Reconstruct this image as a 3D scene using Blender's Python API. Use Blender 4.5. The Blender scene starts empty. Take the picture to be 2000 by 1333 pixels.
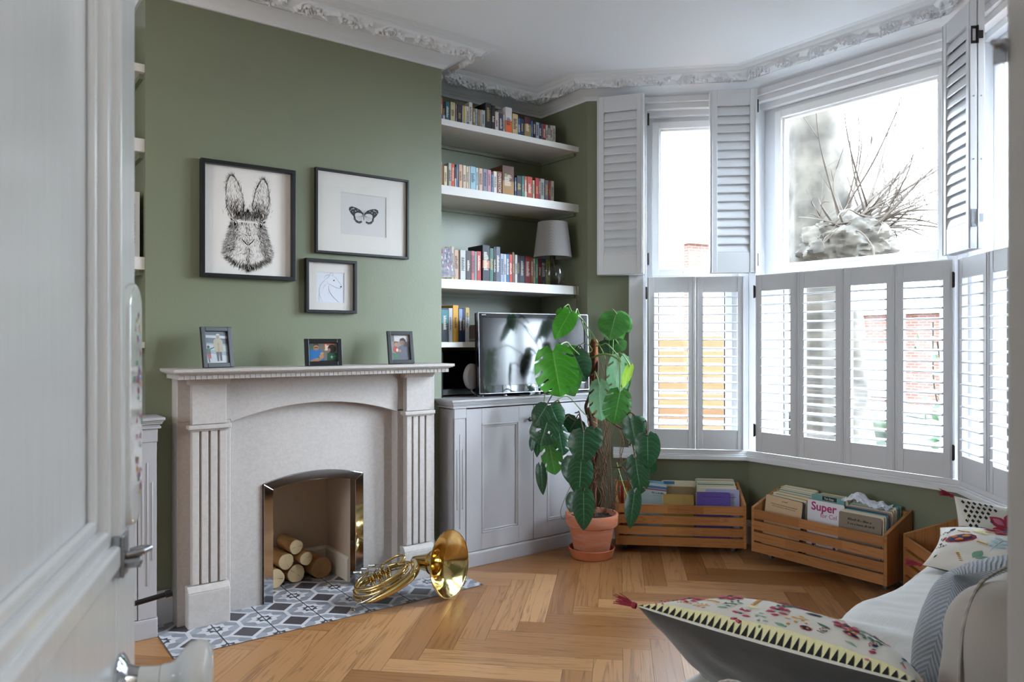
import bpy, bmesh, math, random
from mathutils import Vector, Matrix, noise
PI = math.pi
S = bpy.context.scene
COL = S.collection
random.seed(7)

# ------------------------------------------------------------------ camera, sky, exposure
CAM_H = 1.30
AZ = math.radians(53.2)                      # azimuth of the view axis from +X
cd = bpy.data.cameras.new('camera'); cam = bpy.data.objects.new('camera', cd); COL.objects.link(cam)
cam.location = (0, 0, CAM_H)
cam.rotation_euler = (PI/2, 0, AZ - PI/2)
cd.sensor_width = 36; cd.lens = 26.1; cd.shift_y = -0.00125
cd.clip_start = 0.02
cd.dof.use_dof = True; cd.dof.focus_distance = 3.6; cd.dof.aperture_fstop = 9.0
S.camera = cam
w = bpy.data.worlds.new('world'); S.world = w; w.use_nodes = True
bg = w.node_tree.nodes['Background']
# overcast sky: about three times brighter overhead than at the horizon
wn, wl = w.node_tree.nodes, w.node_tree.links
wtc = wn.new('ShaderNodeTexCoord'); wsp = wn.new('ShaderNodeSeparateXYZ'); wmr = wn.new('ShaderNodeMapRange')
wl.new(wtc.outputs['Generated'], wsp.inputs[0]); wl.new(wsp.outputs['Z'], wmr.inputs[0])
wmr.inputs[1].default_value = 0.0; wmr.inputs[2].default_value = 0.8; wmr.inputs[3].default_value = 2.4; wmr.inputs[4].default_value = 7.0
bg.inputs[0].default_value = (0.73, 0.87, 1.0, 1)
# added broad bright sky patch, aimed through the bay at the chimney breast
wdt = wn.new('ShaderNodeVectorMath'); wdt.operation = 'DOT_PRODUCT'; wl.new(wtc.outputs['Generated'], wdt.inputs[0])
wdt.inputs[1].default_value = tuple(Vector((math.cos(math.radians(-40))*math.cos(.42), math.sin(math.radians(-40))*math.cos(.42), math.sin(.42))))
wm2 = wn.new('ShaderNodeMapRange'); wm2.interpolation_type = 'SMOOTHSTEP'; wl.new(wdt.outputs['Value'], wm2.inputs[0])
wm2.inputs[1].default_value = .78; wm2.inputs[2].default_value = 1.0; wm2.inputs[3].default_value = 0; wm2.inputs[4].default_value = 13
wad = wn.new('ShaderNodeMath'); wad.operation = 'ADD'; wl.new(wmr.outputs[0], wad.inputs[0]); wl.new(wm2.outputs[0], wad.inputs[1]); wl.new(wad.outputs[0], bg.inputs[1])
S.view_settings.view_transform = 'Standard'; S.view_settings.look = 'None'
S.view_settings.gamma = 1; S.view_settings.use_curve_mapping = False
S.view_settings.exposure = 2.08
S.cycles.max_bounces = 10; S.cycles.diffuse_bounces = 6; S.cycles.glossy_bounces = 5
S.cycles.transparent_max_bounces = 12; S.cycles.transmission_bounces = 6
S.cycles.caustics_reflective = False; S.cycles.caustics_refractive = False
S.cycles.sample_clamp_indirect = 6

def area_light(name, loc, target, sx, sy, power, color=(1, 1, 1), portal=False):
    l = bpy.data.lights.new(name, 'AREA'); l.shape = 'RECTANGLE'; l.size = sx; l.size_y = sy
    l.energy = power; l.color = color
    o = bpy.data.objects.new(name, l); COL.objects.link(o); o.location = loc
    o.rotation_euler = (Vector(target) - Vector(loc)).to_track_quat('-Z', 'Y').to_euler()
    if portal: l.cycles.is_portal = True
    return o
# sky portals in the three bay windows and the added rear one (they only guide the daylight sampling)
area_light('window_portal', (3.80, 3.37, 1.73), (2.8, 2.37, 1.73), 0.72, 2.3, 1, portal=True)
area_light('window_portal', (4.22, 2.25, 1.73), (3.2, 2.25, 1.73), 1.16, 2.3, 1, portal=True)
area_light('window_portal', (3.80, 1.13, 1.73), (2.8, 2.13, 1.73), 0.72, 2.3, 1, portal=True)
area_light('window_portal', (-2.86, 2.1, 1.6), (-1.7, 2.1, 1.6), 1.7, 1.5, 1, portal=True)

# ------------------------------------------------------------------ helpers
def lin(h):
    h = h.lstrip('#'); c = [int(h[i:i+2], 16)/255 for i in (0, 2, 4)]
    return tuple(((x+.055)/1.055)**2.4 if x > .04045 else x/12.92 for x in c) + (1,)
MATS = {}
def mat(name, col='#ffffff', rough=.6, metal=0, spec=.5, bump=0, bscale=40, var=0, vscale=6, col2=None, coat=0, stretch=None, sheen=0, trans=0):
    if name in MATS: return MATS[name]
    m = bpy.data.materials.new(name); m.use_nodes = True; nt = m.node_tree; N = nt.nodes; L = nt.links
    b = N['Principled BSDF']
    b.inputs['Base Color'].default_value = lin(col); b.inputs['Roughness'].default_value = rough
    b.inputs['Metallic'].default_value = metal; b.inputs['Specular IOR Level'].default_value = spec
    if coat: b.inputs['Coat Weight'].default_value = coat; b.inputs['Coat Roughness'].default_value = .08
    if sheen: b.inputs['Sheen Weight'].default_value = sheen
    if trans:
        pass
    tc = N.new('ShaderNodeTexCoord'); src = tc.outputs['Object']
    if stretch:
        mp = N.new('ShaderNodeMapping'); mp.inputs['Scale'].default_value = stretch
        L.new(src, mp.inputs['Vector']); src = mp.outputs[0]
    if var:
        n = N.new('ShaderNodeTexNoise'); n.inputs['Scale'].default_value = vscale; n.inputs['Detail'].default_value = 5
        L.new(src, n.inputs['Vector'])
        mx = N.new('ShaderNodeMix'); mx.data_type = 'RGBA'
        c1 = lin(col); c2 = lin(col2) if col2 else tuple(x*(1-var) for x in c1[:3]) + (1,)
        mx.inputs[6].default_value = c1; mx.inputs[7].default_value = c2
        r = N.new('ShaderNodeValToRGB'); r.color_ramp.elements[0].position = .35; r.color_ramp.elements[1].position = .68
        L.new(n.outputs['Fac'], r.inputs[0]); L.new(r.outputs[0], mx.inputs[0]); L.new(mx.outputs[2], b.inputs['Base Color'])
    if bump:
        n2 = N.new('ShaderNodeTexNoise'); n2.inputs['Scale'].default_value = bscale; n2.inputs['Detail'].default_value = 4
        L.new(src, n2.inputs['Vector'])
        bp = N.new('ShaderNodeBump'); bp.inputs['Strength'].default_value = bump; bp.inputs['Distance'].default_value = .004
        L.new(n2.outputs['Fac'], bp.inputs['Height']); L.new(bp.outputs[0], b.inputs['Normal'])
    MATS[name] = m; return m

def weave_mat(name, col, col2, scale, rough=.9, bump=.5, direction='X'):
    m = mat(name, col, rough, sheen=.2, spec=.2); N = m.node_tree.nodes; L = m.node_tree.links; b = N['Principled BSDF']
    uv = N.new('ShaderNodeUVMap'); 
    wv = N.new('ShaderNodeTexWave'); wv.inputs['Scale'].default_value = scale; wv.inputs['Distortion'].default_value = 1.5
    wv.inputs['Detail'].default_value = 2; wv.inputs['Detail Scale'].default_value = 2.0
    wv.bands_direction = direction
    L.new(uv.outputs[0], wv.inputs['Vector'])
    mx = N.new('ShaderNodeMix'); mx.data_type = 'RGBA'; mx.inputs[6].default_value = lin(col2); mx.inputs[7].default_value = lin(col)
    L.new(wv.outputs['Fac'], mx.inputs[0]); L.new(mx.outputs[2], b.inputs['Base Color'])
    bp = N.new('ShaderNodeBump'); bp.inputs['Strength'].default_value = bump; bp.inputs['Distance'].default_value = .003
    L.new(wv.outputs['Fac'], bp.inputs['Height']); L.new(bp.outputs[0], b.inputs['Normal'])
    return m

def wood_mat(name, light, dark, grain='#7a4a22', rough=.42, sx=1.0, sy=14., gscale=3.2, bump=.12, tone=.35, lines=18):
    """UV: u runs along the board in metres, v across; vertex attribute 'tone' varies boards"""
    m = mat(name, light, rough); N = m.node_tree.nodes; L = m.node_tree.links; b = N['Principled BSDF']
    uv = N.new('ShaderNodeUVMap')
    mp = N.new('ShaderNodeMapping'); mp.inputs['Scale'].default_value = (sx, sy, 1); L.new(uv.outputs[0], mp.inputs[0])
    n = N.new('ShaderNodeTexNoise'); n.inputs['Scale'].default_value = gscale; n.inputs['Detail'].default_value = 3; n.inputs['Distortion'].default_value = .6
    L.new(mp.outputs[0], n.inputs['Vector'])
    # rings: many contour lines of the stretched noise give the cathedral figure
    mu = N.new('ShaderNodeMath'); mu.operation = 'MULTIPLY'; mu.inputs[1].default_value = lines; L.new(n.outputs['Fac'], mu.inputs[0])
    fr = N.new('ShaderNodeMath'); fr.operation = 'PINGPONG'; fr.inputs[1].default_value = 1; L.new(mu.outputs[0], fr.inputs[0])
    mp2 = N.new('ShaderNodeMapping'); mp2.inputs['Scale'].default_value = (sx*4, sy*22, 1); L.new(uv.outputs[0], mp2.inputs[0])
    n2 = N.new('ShaderNodeTexNoise'); n2.inputs['Scale'].default_value = 2.4; n2.inputs['Detail'].default_value = 4; L.new(mp2.outputs[0], n2.inputs['Vector'])
    at = N.new('ShaderNodeAttribute'); at.attribute_name = 'tone'
    mx = N.new('ShaderNodeMix'); mx.data_type = 'RGBA'; mx.inputs[6].default_value = lin(light); mx.inputs[7].default_value = lin(dark)
    L.new(at.outputs['Fac'], mx.inputs[0])
    r = N.new('ShaderNodeValToRGB'); r.color_ramp.elements[0].position = .0; r.color_ramp.elements[0].color = (1, 1, 1, 1)
    r.color_ramp.elements[1].position = .30; r.color_ramp.elements[1].color = (0, 0, 0, 1); L.new(fr.outputs[0], r.inputs[0])
    ml = N.new('ShaderNodeMath'); ml.operation = 'MULTIPLY'; L.new(r.outputs[0], ml.inputs[0]); L.new(n2.outputs['Fac'], ml.inputs[1])
    m2 = N.new('ShaderNodeMath'); m2.operation = 'MULTIPLY'; m2.inputs[1].default_value = tone*2; L.new(ml.outputs[0], m2.inputs[0])
    mg = N.new('ShaderNodeMix'); mg.data_type = 'RGBA'; mg.inputs[7].default_value = lin(grain)
    L.new(m2.outputs[0], mg.inputs[0]); L.new(mx.outputs[2], mg.inputs[6]); L.new(mg.outputs[2], b.inputs['Base Color'])
    bp = N.new('ShaderNodeBump'); bp.inputs['Strength'].default_value = bump; bp.inputs['Distance'].default_value = .002
    L.new(n2.outputs['Fac'], bp.inputs['Height']); L.new(bp.outputs[0], b.inputs['Normal'])
    return m

def glass_mat(name, tint=(1, 1, 1, 1), refl=1.0):
    m = bpy.data.materials.new(name); m.use_nodes = True; N = m.node_tree.nodes; L = m.node_tree.links
    for n in list(N): N.remove(n)
    o = N.new('ShaderNodeOutputMaterial'); t = N.new('ShaderNodeBsdfTransparent'); t.inputs[0].default_value = tint
    g = N.new('ShaderNodeBsdfGlossy'); g.inputs['Roughness'].default_value = .02
    f = N.new('ShaderNodeFresnel'); ge = N.new('ShaderNodeNewGeometry'); io = N.new('ShaderNodeMapRange'); io.inputs[3].default_value = 1.45; io.inputs[4].default_value = 1/1.45
    L.new(ge.outputs['Backfacing'], io.inputs[0]); L.new(io.outputs[0], f.inputs[0])
    mu = N.new('ShaderNodeMath'); mu.operation = 'MULTIPLY'; mu.inputs[1].default_value = refl
    mx = N.new('ShaderNodeMixShader'); L.new(f.outputs[0], mu.inputs[0]); L.new(mu.outputs[0], mx.inputs[0]); L.new(t.outputs[0], mx.inputs[1]); L.new(g.outputs[0], mx.inputs[2])
    L.new(mx.outputs[0], o.inputs[0]); MATS[name] = m; return m

def box_uv(ext, c):
    """uv for a box corner: u along the longest extent"""
    return None

class MB:
    def __init__(s): s.v = []; s.f = []; s.m = []; s.uv = []; s.tone = []; s.sm = []
    def add(s, vs, fs, mat=0, uvs=None, tone=0., M=None, smooth=False):
        o = len(s.v)
        s.v += [tuple(M @ Vector(v)) if M is not None else tuple(v) for v in vs]
        for i, f in enumerate(fs):
            s.f.append([a+o for a in f]); s.m.append(mat); s.tone.append(tone); s.sm.append(smooth)
            s.uv.append(uvs[i] if uvs else None)
        return s
    def box(s, x0, y0, z0, x1, y1, z1, mat=0, M=None, tone=None):
        if x0 > x1: x0, x1 = x1, x0
        if y0 > y1: y0, y1 = y1, y0
        if z0 > z1: z0, z1 = z1, z0
        V = [(x0, y0, z0), (x1, y0, z0), (x1, y1, z0), (x0, y1, z0), (x0, y0, z1), (x1, y0, z1), (x1, y1, z1), (x0, y1, z1)]
        F = [(0, 3, 2, 1), (4, 5, 6, 7), (0, 1, 5, 4), (1, 2, 6, 5), (2, 3, 7, 6), (3, 0, 4, 7)]
        ext = (x1-x0, y1-y0, z1-z0); la = ext.index(max(ext)); ou, ov = random.random()*9, random.random()*9
        uvs = []
        for f in F:
            P = [V[i] for i in f]
            ax = [k for k in range(3) if max(p[k] for p in P) - min(p[k] for p in P) > 1e-9]
            if len(ax) < 2: uvs.append([(0, 0)]*4); continue
            if la in ax: a = la; b_ = [k for k in ax if k != la][0]
            else: a, b_ = ax
            if la not in ax: uvs.append([(ou+p[a]*.2, ov+p[b_]) for p in P])
            else: uvs.append([(ou+p[a], ov+p[b_]) for p in P])
        return s.add(V, F, mat, uvs, random.random() if tone is None else tone, M)
    def prism(s, poly, a0, a1, axis='y', mat=0, M=None, tone=0.):
        """poly in the two remaining axes (order x,z for y; x,y for z; y,z for x), extruded a0..a1"""
        def P(p, a):
            if axis == 'y': return (p[0], a, p[1])
            if axis == 'z': return (p[0], p[1], a)
            return (a, p[0], p[1])
        n = len(poly); V = [P(p, a0) for p in poly] + [P(p, a1) for p in poly]
        F = [tuple(range(n)), tuple(reversed(range(n, 2*n)))] + [(i, i+n, (i+1) % n+n, (i+1) % n) for i in range(n)]
        uv = [[poly[i] for i in range(n)], [poly[i] for i in reversed(range(n))]] + [[(i*.1, a0), (i*.1, a1), (i*.1+.1, a1), (i*.1+.1, a0)] for i in range(n)]
        return s.add(V, F, mat, uv, tone, M)
    def tube(s, pts, r, n=8, mat=0, M=None, caps=True, closed=False):
        pts = [Vector(p) for p in pts]; k = len(pts)
        rr = r if isinstance(r, (list, tuple)) else [r]*k
        V = []; F = []; up = None
        for i, p in enumerate(pts):
            if closed: t = pts[(i+1) % k] - pts[i-1]
            else: t = pts[min(i+1, k-1)] - pts[max(i-1, 0)]
            if t.length < 1e-9: t = Vector((0, 0, 1))
            t.normalize()
            if up is None: up = t.orthogonal().normalized()
            up = (up - t*up.dot(t))
            if up.length < 1e-6: up = t.orthogonal()
            up.normalize(); b = t.cross(up)
            for j in range(n):
                a = 2*PI*j/n; V.append(tuple(p + (up*math.cos(a) + b*math.sin(a))*rr[i]))
        for i in range(k if closed else k-1):
            for j in range(n):
                i2 = (i+1) % k; j2 = (j+1) % n
                F.append((i*n+j, i*n+j2, i2*n+j2, i2*n+j))
        if caps and not closed:
            F.append(tuple(reversed(range(n)))); F.append(tuple((k-1)*n+j for j in range(n)))
        return s.add(V, F, mat, None, 0., M, True)
    def lathe(s, prof, n=32, mat=0, M=None, caps=True, smooth=True):
        """prof: list of (r, z)"""
        V = []; F = []; k = len(prof)
        for (r, z) in prof:
            for j in range(n):
                a = 2*PI*j/n; V.append((r*math.cos(a), r*math.sin(a), z))
        for i in range(k-1):
            for j in range(n):
                j2 = (j+1) % n; F.append((i*n+j, i*n+j2, (i+1)*n+j2, (i+1)*n+j))
        if caps:
            if prof[0][0] > 1e-6: F.append(tuple(reversed(range(n))))
            if prof[-1][0] > 1e-6: F.append(tuple((k-1)*n+j for j in range(n)))
        uvs = []
        for f in F: uvs.append([(V[i][0]+V[i][1], V[i][2]) for i in f])
        return s.add(V, F, mat, uvs, 0., M, smooth)
    def grid(s, fn, nu, nv, mat=0, M=None, skip=None, smooth=True, matfn=None, uvscale=(1, 1)):
        V = []; F = []; U = []; 
        for i in range(nu+1):
            for j in range(nv+1): V.append(tuple(fn(i/nu, j/nv)))
        o = len(s.v)
        s.v += [tuple(M @ Vector(v)) if M is not None else v for v in V]
        for i in range(nu):
            for j in range(nv):
                if skip and skip((i+.5)/nu, (j+.5)/nv): continue
                s.f.append([o+i*(nv+1)+j, o+(i+1)*(nv+1)+j, o+(i+1)*(nv+1)+j+1, o+i*(nv+1)+j+1])
                s.m.append(matfn((i+.5)/nu, (j+.5)/nv) if matfn else mat); s.tone.append(0.); s.sm.append(smooth)
                s.uv.append([(a*uvscale[0], b*uvscale[1]) for a, b in ((i/nu, j/nv), ((i+1)/nu, j/nv), ((i+1)/nu, (j+1)/nv), (i/nu, (j+1)/nv))])
        return s
    def build(s, name, mats, parent=None, bevel=0, seg=2, smooth_angle=None, solid=0, subsurf=0, M=None):
        me = bpy.data.meshes.new(name)
        me.from_pydata(s.v, [], s.f)
        if not isinstance(mats, (list, tuple)): mats = [mats]
        for m in mats: me.materials.append(m)
        me.polygons.foreach_set('material_index', s.m)
        me.polygons.foreach_set('use_smooth', s.sm)
        ul = me.uv_layers.new(name='UVMap'); d = []
        for f, u in zip(s.f, s.uv):
            if u is None: u = [(s.v[i][0]+s.v[i][1], s.v[i][2]) for i in f]
            for q in u: d += [q[0], q[1]]
        ul.data.foreach_set('uv', d)
        ta = me.attributes.new('tone', 'FLOAT', 'FACE'); ta.data.foreach_set('value', s.tone)
        me.update()
        if any(s.sm): me.set_sharp_from_angle(angle=math.radians(40 if smooth_angle is None else smooth_angle))
        o = bpy.data.objects.new(name, me); COL.objects.link(o)
        if parent: o.parent = parent
        if M is not None: o.matrix_local = M
        if solid:
            q = o.modifiers.new('solid', 'SOLIDIFY'); q.thickness = solid; q.offset = 0
        if bevel:
            q = o.modifiers.new('bevel', 'BEVEL'); q.width = bevel; q.segments = seg; q.limit_method = 'ANGLE'; q.angle_limit = math.radians(35)
            q.harden_normals = False
        if subsurf:
            q = o.modifiers.new('sub', 'SUBSURF'); q.levels = subsurf; q.render_levels = subsurf
        return o

def tag(o, label=None, cat=None, group=None, kind=None):
    if label: o['label'] = label
    if cat: o['category'] = cat
    if group: o['group'] = group
    if kind: o['kind'] = kind
    return o
def thing(name, label, cat, M=None, loc=None, rz=0, group=None):
    o = bpy.data.objects.new(name, None); COL.objects.link(o); o.empty_display_size = .05
    if M is None: M = Matrix.Translation(loc or (0, 0, 0)) @ Matrix.Rotation(rz, 4, 'Z')
    o.matrix_world = M
    return tag(o, label, cat, group)
def struct(o, label=None):
    o['kind'] = 'structure'
    if label: o['label'] = label
    return o
def frame(o, d):
    """local x along d (horizontal), local y = outward (left of d), z up"""
    d = Vector((d[0], d[1], 0)).normalized(); n = Vector((-d.y, d.x, 0))
    return Matrix(((d.x, n.x, 0, o[0]), (d.y, n.y, 0, o[1]), (0, 0, 1, o[2] if len(o) > 2 else 0), (0, 0, 0, 1)))
def basis(o, x, y, z):
    return Matrix(((x[0], y[0], z[0], o[0]), (x[1], y[1], z[1], o[1]), (x[2], y[2], z[2], o[2]), (0, 0, 0, 1)))
VA = Vector((math.cos(AZ), math.sin(AZ), 0)); VR = Vector((math.sin(AZ), -math.cos(AZ), 0)); VZ = Vector((0, 0, 1))
def at(px, py, k):
    """point of the room at distance k along the view axis for a place in the photo"""
    return Vector((0, 0, CAM_H)) + k*(VA + (px-1000)/1450*VR + (664-py)/1450*VZ)

# ------------------------------------------------------------------ materials
GREEN = mat('green_wall_paint', '#7b7f69', .36, bump=.10, bscale=90, var=.04, vscale=3)
WHITE = mat('ceiling_paint', '#e9edf4', .85)
TRIM = mat('white_gloss_trim', '#d8d8da', .38, bump=.04, bscale=30)
PLASTER = mat('cornice_plaster', '#dcdfe4', .8)
SHUT = mat('shutter_paint', '#cfd0d3', .35)
UPVC = mat('window_frame_white', '#f0f0f0', .25)
STONE = mat('cream_limestone', '#b5ada8', .55, bump=.12, bscale=160, var=.10, vscale=60)
CAB = mat('cabinet_grey_paint', '#a3a0a2', .42, bump=.05, bscale=60)
SHELFM = mat('shelf_paint', '#d6d2ce', .5)
GLASS = glass_mat('window_glass', refl=.6)
CHROME = mat('polished_chrome', '#c9ccd2', .07, metal=1)
STEEL = mat('brushed_steel', '#a9adb3', .28, metal=1)
IRON = mat('dark_bronze_metal', '#3a3634', .4, metal=.7)
BLACKF = mat('black_frame_paint', '#131315', .4)
BLACK = mat('black_plastic', '#0c0c0e', .35)
MOUNT = mat('white_mount_card', '#dcd6d0', .8)
PAPER = mat('print_paper', '#dfd8d2', .8)
INK = mat('black_ink', '#16130f', .9)
PGLASS = glass_mat('picture_glass', refl=.8)
OAK = wood_mat('oak_floor', '#b4865a', '#86582f', grain='#5a3416', rough=.33, sx=.42, sy=9, gscale=1.9, tone=.50, bump=.25, lines=13)
PINE = wood_mat('pine_crate', '#b27a48', '#96602f', grain='#6f3b18', rough=.5, sx=.6, sy=14, gscale=2.0, tone=.45, lines=14)
SEAM = mat('floor_seam', '#3a2414', .8)
BRASS = mat('lacquered_brass', '#d9bf82', .12, metal=1, var=.10, vscale=9)
BRASSD = mat('aged_brass', '#a97c36', .22, metal=1)
TERRA = mat('terracotta', '#b86a48', .8, bump=.2, bscale=60, var=.3, vscale=7, col2='#b9826b', stretch=(1, 1, 6))
TERRA2 = mat('terracotta_saucer', '#b0613c', .75, bump=.15, bscale=60, var=.1)
SOIL = mat('potting_soil', '#2a1f18', .95, bump=1.0, bscale=60)

# ------------------------------------------------------------------ room shell
CEIL = 2.975
YB = 3.69; YA = 4.10; XB0 = .685; XB1 = 2.25; XW = 3.325
ROOM = [(-2.7, YA), (XB0, YA), (XB0, YB), (XB1, YB), (XB1, YA), (XW, YA), (XW, 3.615), (4.05, 2.89), (4.05, 1.61), (XW, .885), (XW, .22), (-2.7, .22)]

# floor: oak herringbone, one mesh (boards are a surface pattern)
def herringbone():
    mb = MB(); W = .1177; Lp = 6; ox, oy = 1.579, 2.722
    ea = Vector((1, 1, 0)).normalized(); eb = Vector((1, -1, 0)).normalized()
    g = .0006
    def inside(p): return -2.9 < p.x < 4.6 and -1.8 < p.y < 4.5
    for row in range(-6, 7):
        for j in range(-48, 49):
            for fam in (0, 1):
                if fam == 0: a0, a1, b0, b1 = j, j+Lp, j, j+1
                else: a0, a1, b0, b1 = j, j+1, j+1, j+1+Lp
                a0 += 6*row; a1 += 6*row; b0 -= 6*row; b1 -= 6*row
                cpt = Vector((ox, oy, 0)) + ea*((a0+a1)/2*W) + eb*((b0+b1)/2*W)
                if not inside(cpt): continue
                q = [(a0*W+g, b0*W+g), (a1*W-g, b0*W+g), (a1*W-g, b1*W-g), (a0*W+g, b1*W-g)]
                P = [Vector((ox, oy, 0)) + ea*a + eb*b for a, b in q]
                P = [(p.x, p.y, 0.0) for p in P]
                ou, ov = random.random()*40, random.random()*40
                if fam == 0: uv = [(ou+a, ov+b) for a, b in q]
                else: uv = [(ou+b, ov+a) for a, b in q]
                mb.add(P[::-1], [(0, 1, 2, 3)], 0, [uv[::-1]], random.random())
    mb.box(-2.9, -1.7, -.12, 4.25, 4.25, -.0012, 1)
    return mb
struct(herringbone().build('floor', [OAK, SEAM]), 'oak herringbone floor')

# ceiling
mb = MB(); mb.box(-2.9, -1.7, CEIL, 4.5, 4.4, CEIL+.15); struct(mb.build('ceiling', WHITE))

def wall(name, boxes, m=GREEN):
    mb = MB()
    for b in boxes: mb.box(*b)
    return struct(mb.build(name, m))
wall('wall_chimney_breast', [(XB0, YB, 0, .92+.0, YB+.6, CEIL), (.92, YB, .96, 2.02, YB+.6, CEIL), (2.02, YB, 0, XB1, YB+.6, CEIL)])
wall('wall_alcove_right', [(XB1, YA, 0, XW+.3, YA+.2, CEIL)])
wall('wall_alcove_left', [(-2.7, YA, 0, XB0, YA+.2, CEIL)])
mb = MB(); mb.prism([(XW, YA), (XW, 3.615), (XW+.16, 3.615+.22), (XW+.3, YA)], 0, CEIL, 'z'); struct(mb.build('wall_alcove_return', GREEN))
# window wall pieces : each bay segment in its own frame
BAYL = frame((XW, 3.615), (1, -1)); BAYC = frame((4.05, 2.89), (0, -1)); BAYR = frame((4.05, 1.61), (-1, -1))
LS = 1.0253; LC = 1.28
def bay_wall(name, M, L, a, b):
    mb = MB()
    mb.box(-.0, 0, 0, L, .22, .545)                       # below the sill
    if a > .1: mb.box(0, 0, .545, a, .22, CEIL)
    if L-b > .1: mb.box(b, 0, .545, L, .22, CEIL)
    mb.box(0, 0, 2.87, L, .22, CEIL)
    o = mb.build(name, GREEN); o.matrix_world = M; return struct(o)
bay_wall('wall_bay_left', BAYL, LS, .280, LS)
bay_wall('wall_bay_centre', BAYC, LC, 0, LC)
bay_wall('wall_bay_right', BAYR, LS, 0, LS-.280)
# outer corner fillers of the bay below the sills and above the heads
mb = MB()
for (x, y, s) in ((4.05, 2.89, 1), (4.05, 1.61, -1)):
    for z0, z1 in ((0, .545), (2.87, CEIL), (.545, 2.87)):
        tri = [(x, y), (x+.22, y), (x+.1556, y+s*.1556)]
        mb.prism(tri if s > 0 else tri[::-1], z0, z1, 'z')
struct(mb.build('wall_bay_posts', TRIM))
mb = MB(); mb.box(XW, .0, 0, XW+.2, .885, CEIL); mb.box(XW+.0, .885, 0, XW+.12, .95, CEIL, M=None); struct(mb.build('wall_right', GREEN))
# wall with the doorway the photo is taken through
DX0, DX1 = -.125, .668
wall('wall_door_side', [(-2.7, .08, 0, DX0-.0, .22, CEIL), (DX1+.03, .08, 0, XW+.2, .22, CEIL), (DX0, .08, 2.2, DX1+.03, .22, CEIL)], GREEN)
# unseen rear end of the through room, with an opening added for daylight
wall('wall_rear', [(-2.9, .08, 0, -2.7, YA+.2, .9), (-2.9, .08, 2.3, -2.7, YA+.2, CEIL), (-2.9, .08, .9, -2.7, 1.3, 2.3), (-2.9, 2.9, .9, -2.7, YA+.2, 2.3)], WHITE)
# hallway behind the camera
wall('wall_hall', [(-1.6, -1.5, 0, 2.2, -1.4, CEIL), (2.2, -1.5, 0, 2.3, .08, CEIL), (-1.7, -1.5, 0, -1.6, .08, CEIL)], mat('hall_paint', '#d8d2c6', .8))

# skirting boards
def skirt(name, M, x0, x1, m=TRIM, h=.15):
    mb = MB(); mb.prism([(0, 0), (-.02, 0), (-.02, h-.035), (-.014, h-.02), (-.012, h-.008), (-.005, h), (0, h)], x0, x1, 'x')
    o = mb.build(name, m); o.matrix_world = M; return struct(o)
skirt('baseboard_left_breast', frame((0, YB), (1, 0)), XB0, .80)
skirt('baseboard_right_breast', frame((0, YB), (1, 0)), 2.14, 2.20)
skirt('baseboard_bay_left', BAYL, 0.02, LS); skirt('baseboard_bay_centre', BAYC, 0, LC); skirt('baseboard_bay_right', BAYR, 0, LS)
skirt('baseboard_right', frame((XW, .885), (0, -1)), 0, .66)

# cornice: moulded profile with an acanthus scroll band, mitred round the room
PROF = [(0, 2.868), (.012, 2.868), (.014, 2.880), (.024, 2.883), (.028, 2.893), (.040, 2.897), (.048, 2.903), (.062, 2.911), (.078, 2.9165), (.092, 2.920), (.100, 2.922), (.104, 2.918)]
PROF2 = [(.192, 2.954), (.194, 2.960), (.204, 2.961), (.206, 2.964), (.222, 2.965), (.224, 2.970), (.246, 2.970), (.262, 2.975)]
def offset_path(P, d):
    out = []; n = len(P)
    for i in range(n):
        p = Vector(P[i]); 
        def nrm(a, b):
            t = (Vector(b)-Vector(a)).normalized(); return Vector((t.y, -t.x))     # right of travel = into the room
        if i == 0: m = nrm(P[0], P[1]); out.append(p+m*d); continue
        if i == n-1: m = nrm(P[-2], P[-1]); out.append(p+m*d); continue
        n1 = nrm(P[i-1], P[i]); n2 = nrm(P[i], P[i+1]); m = (n1+n2); m = m/m.length; out.append(p + m*(d/m.dot(n1)))
    return out
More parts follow.
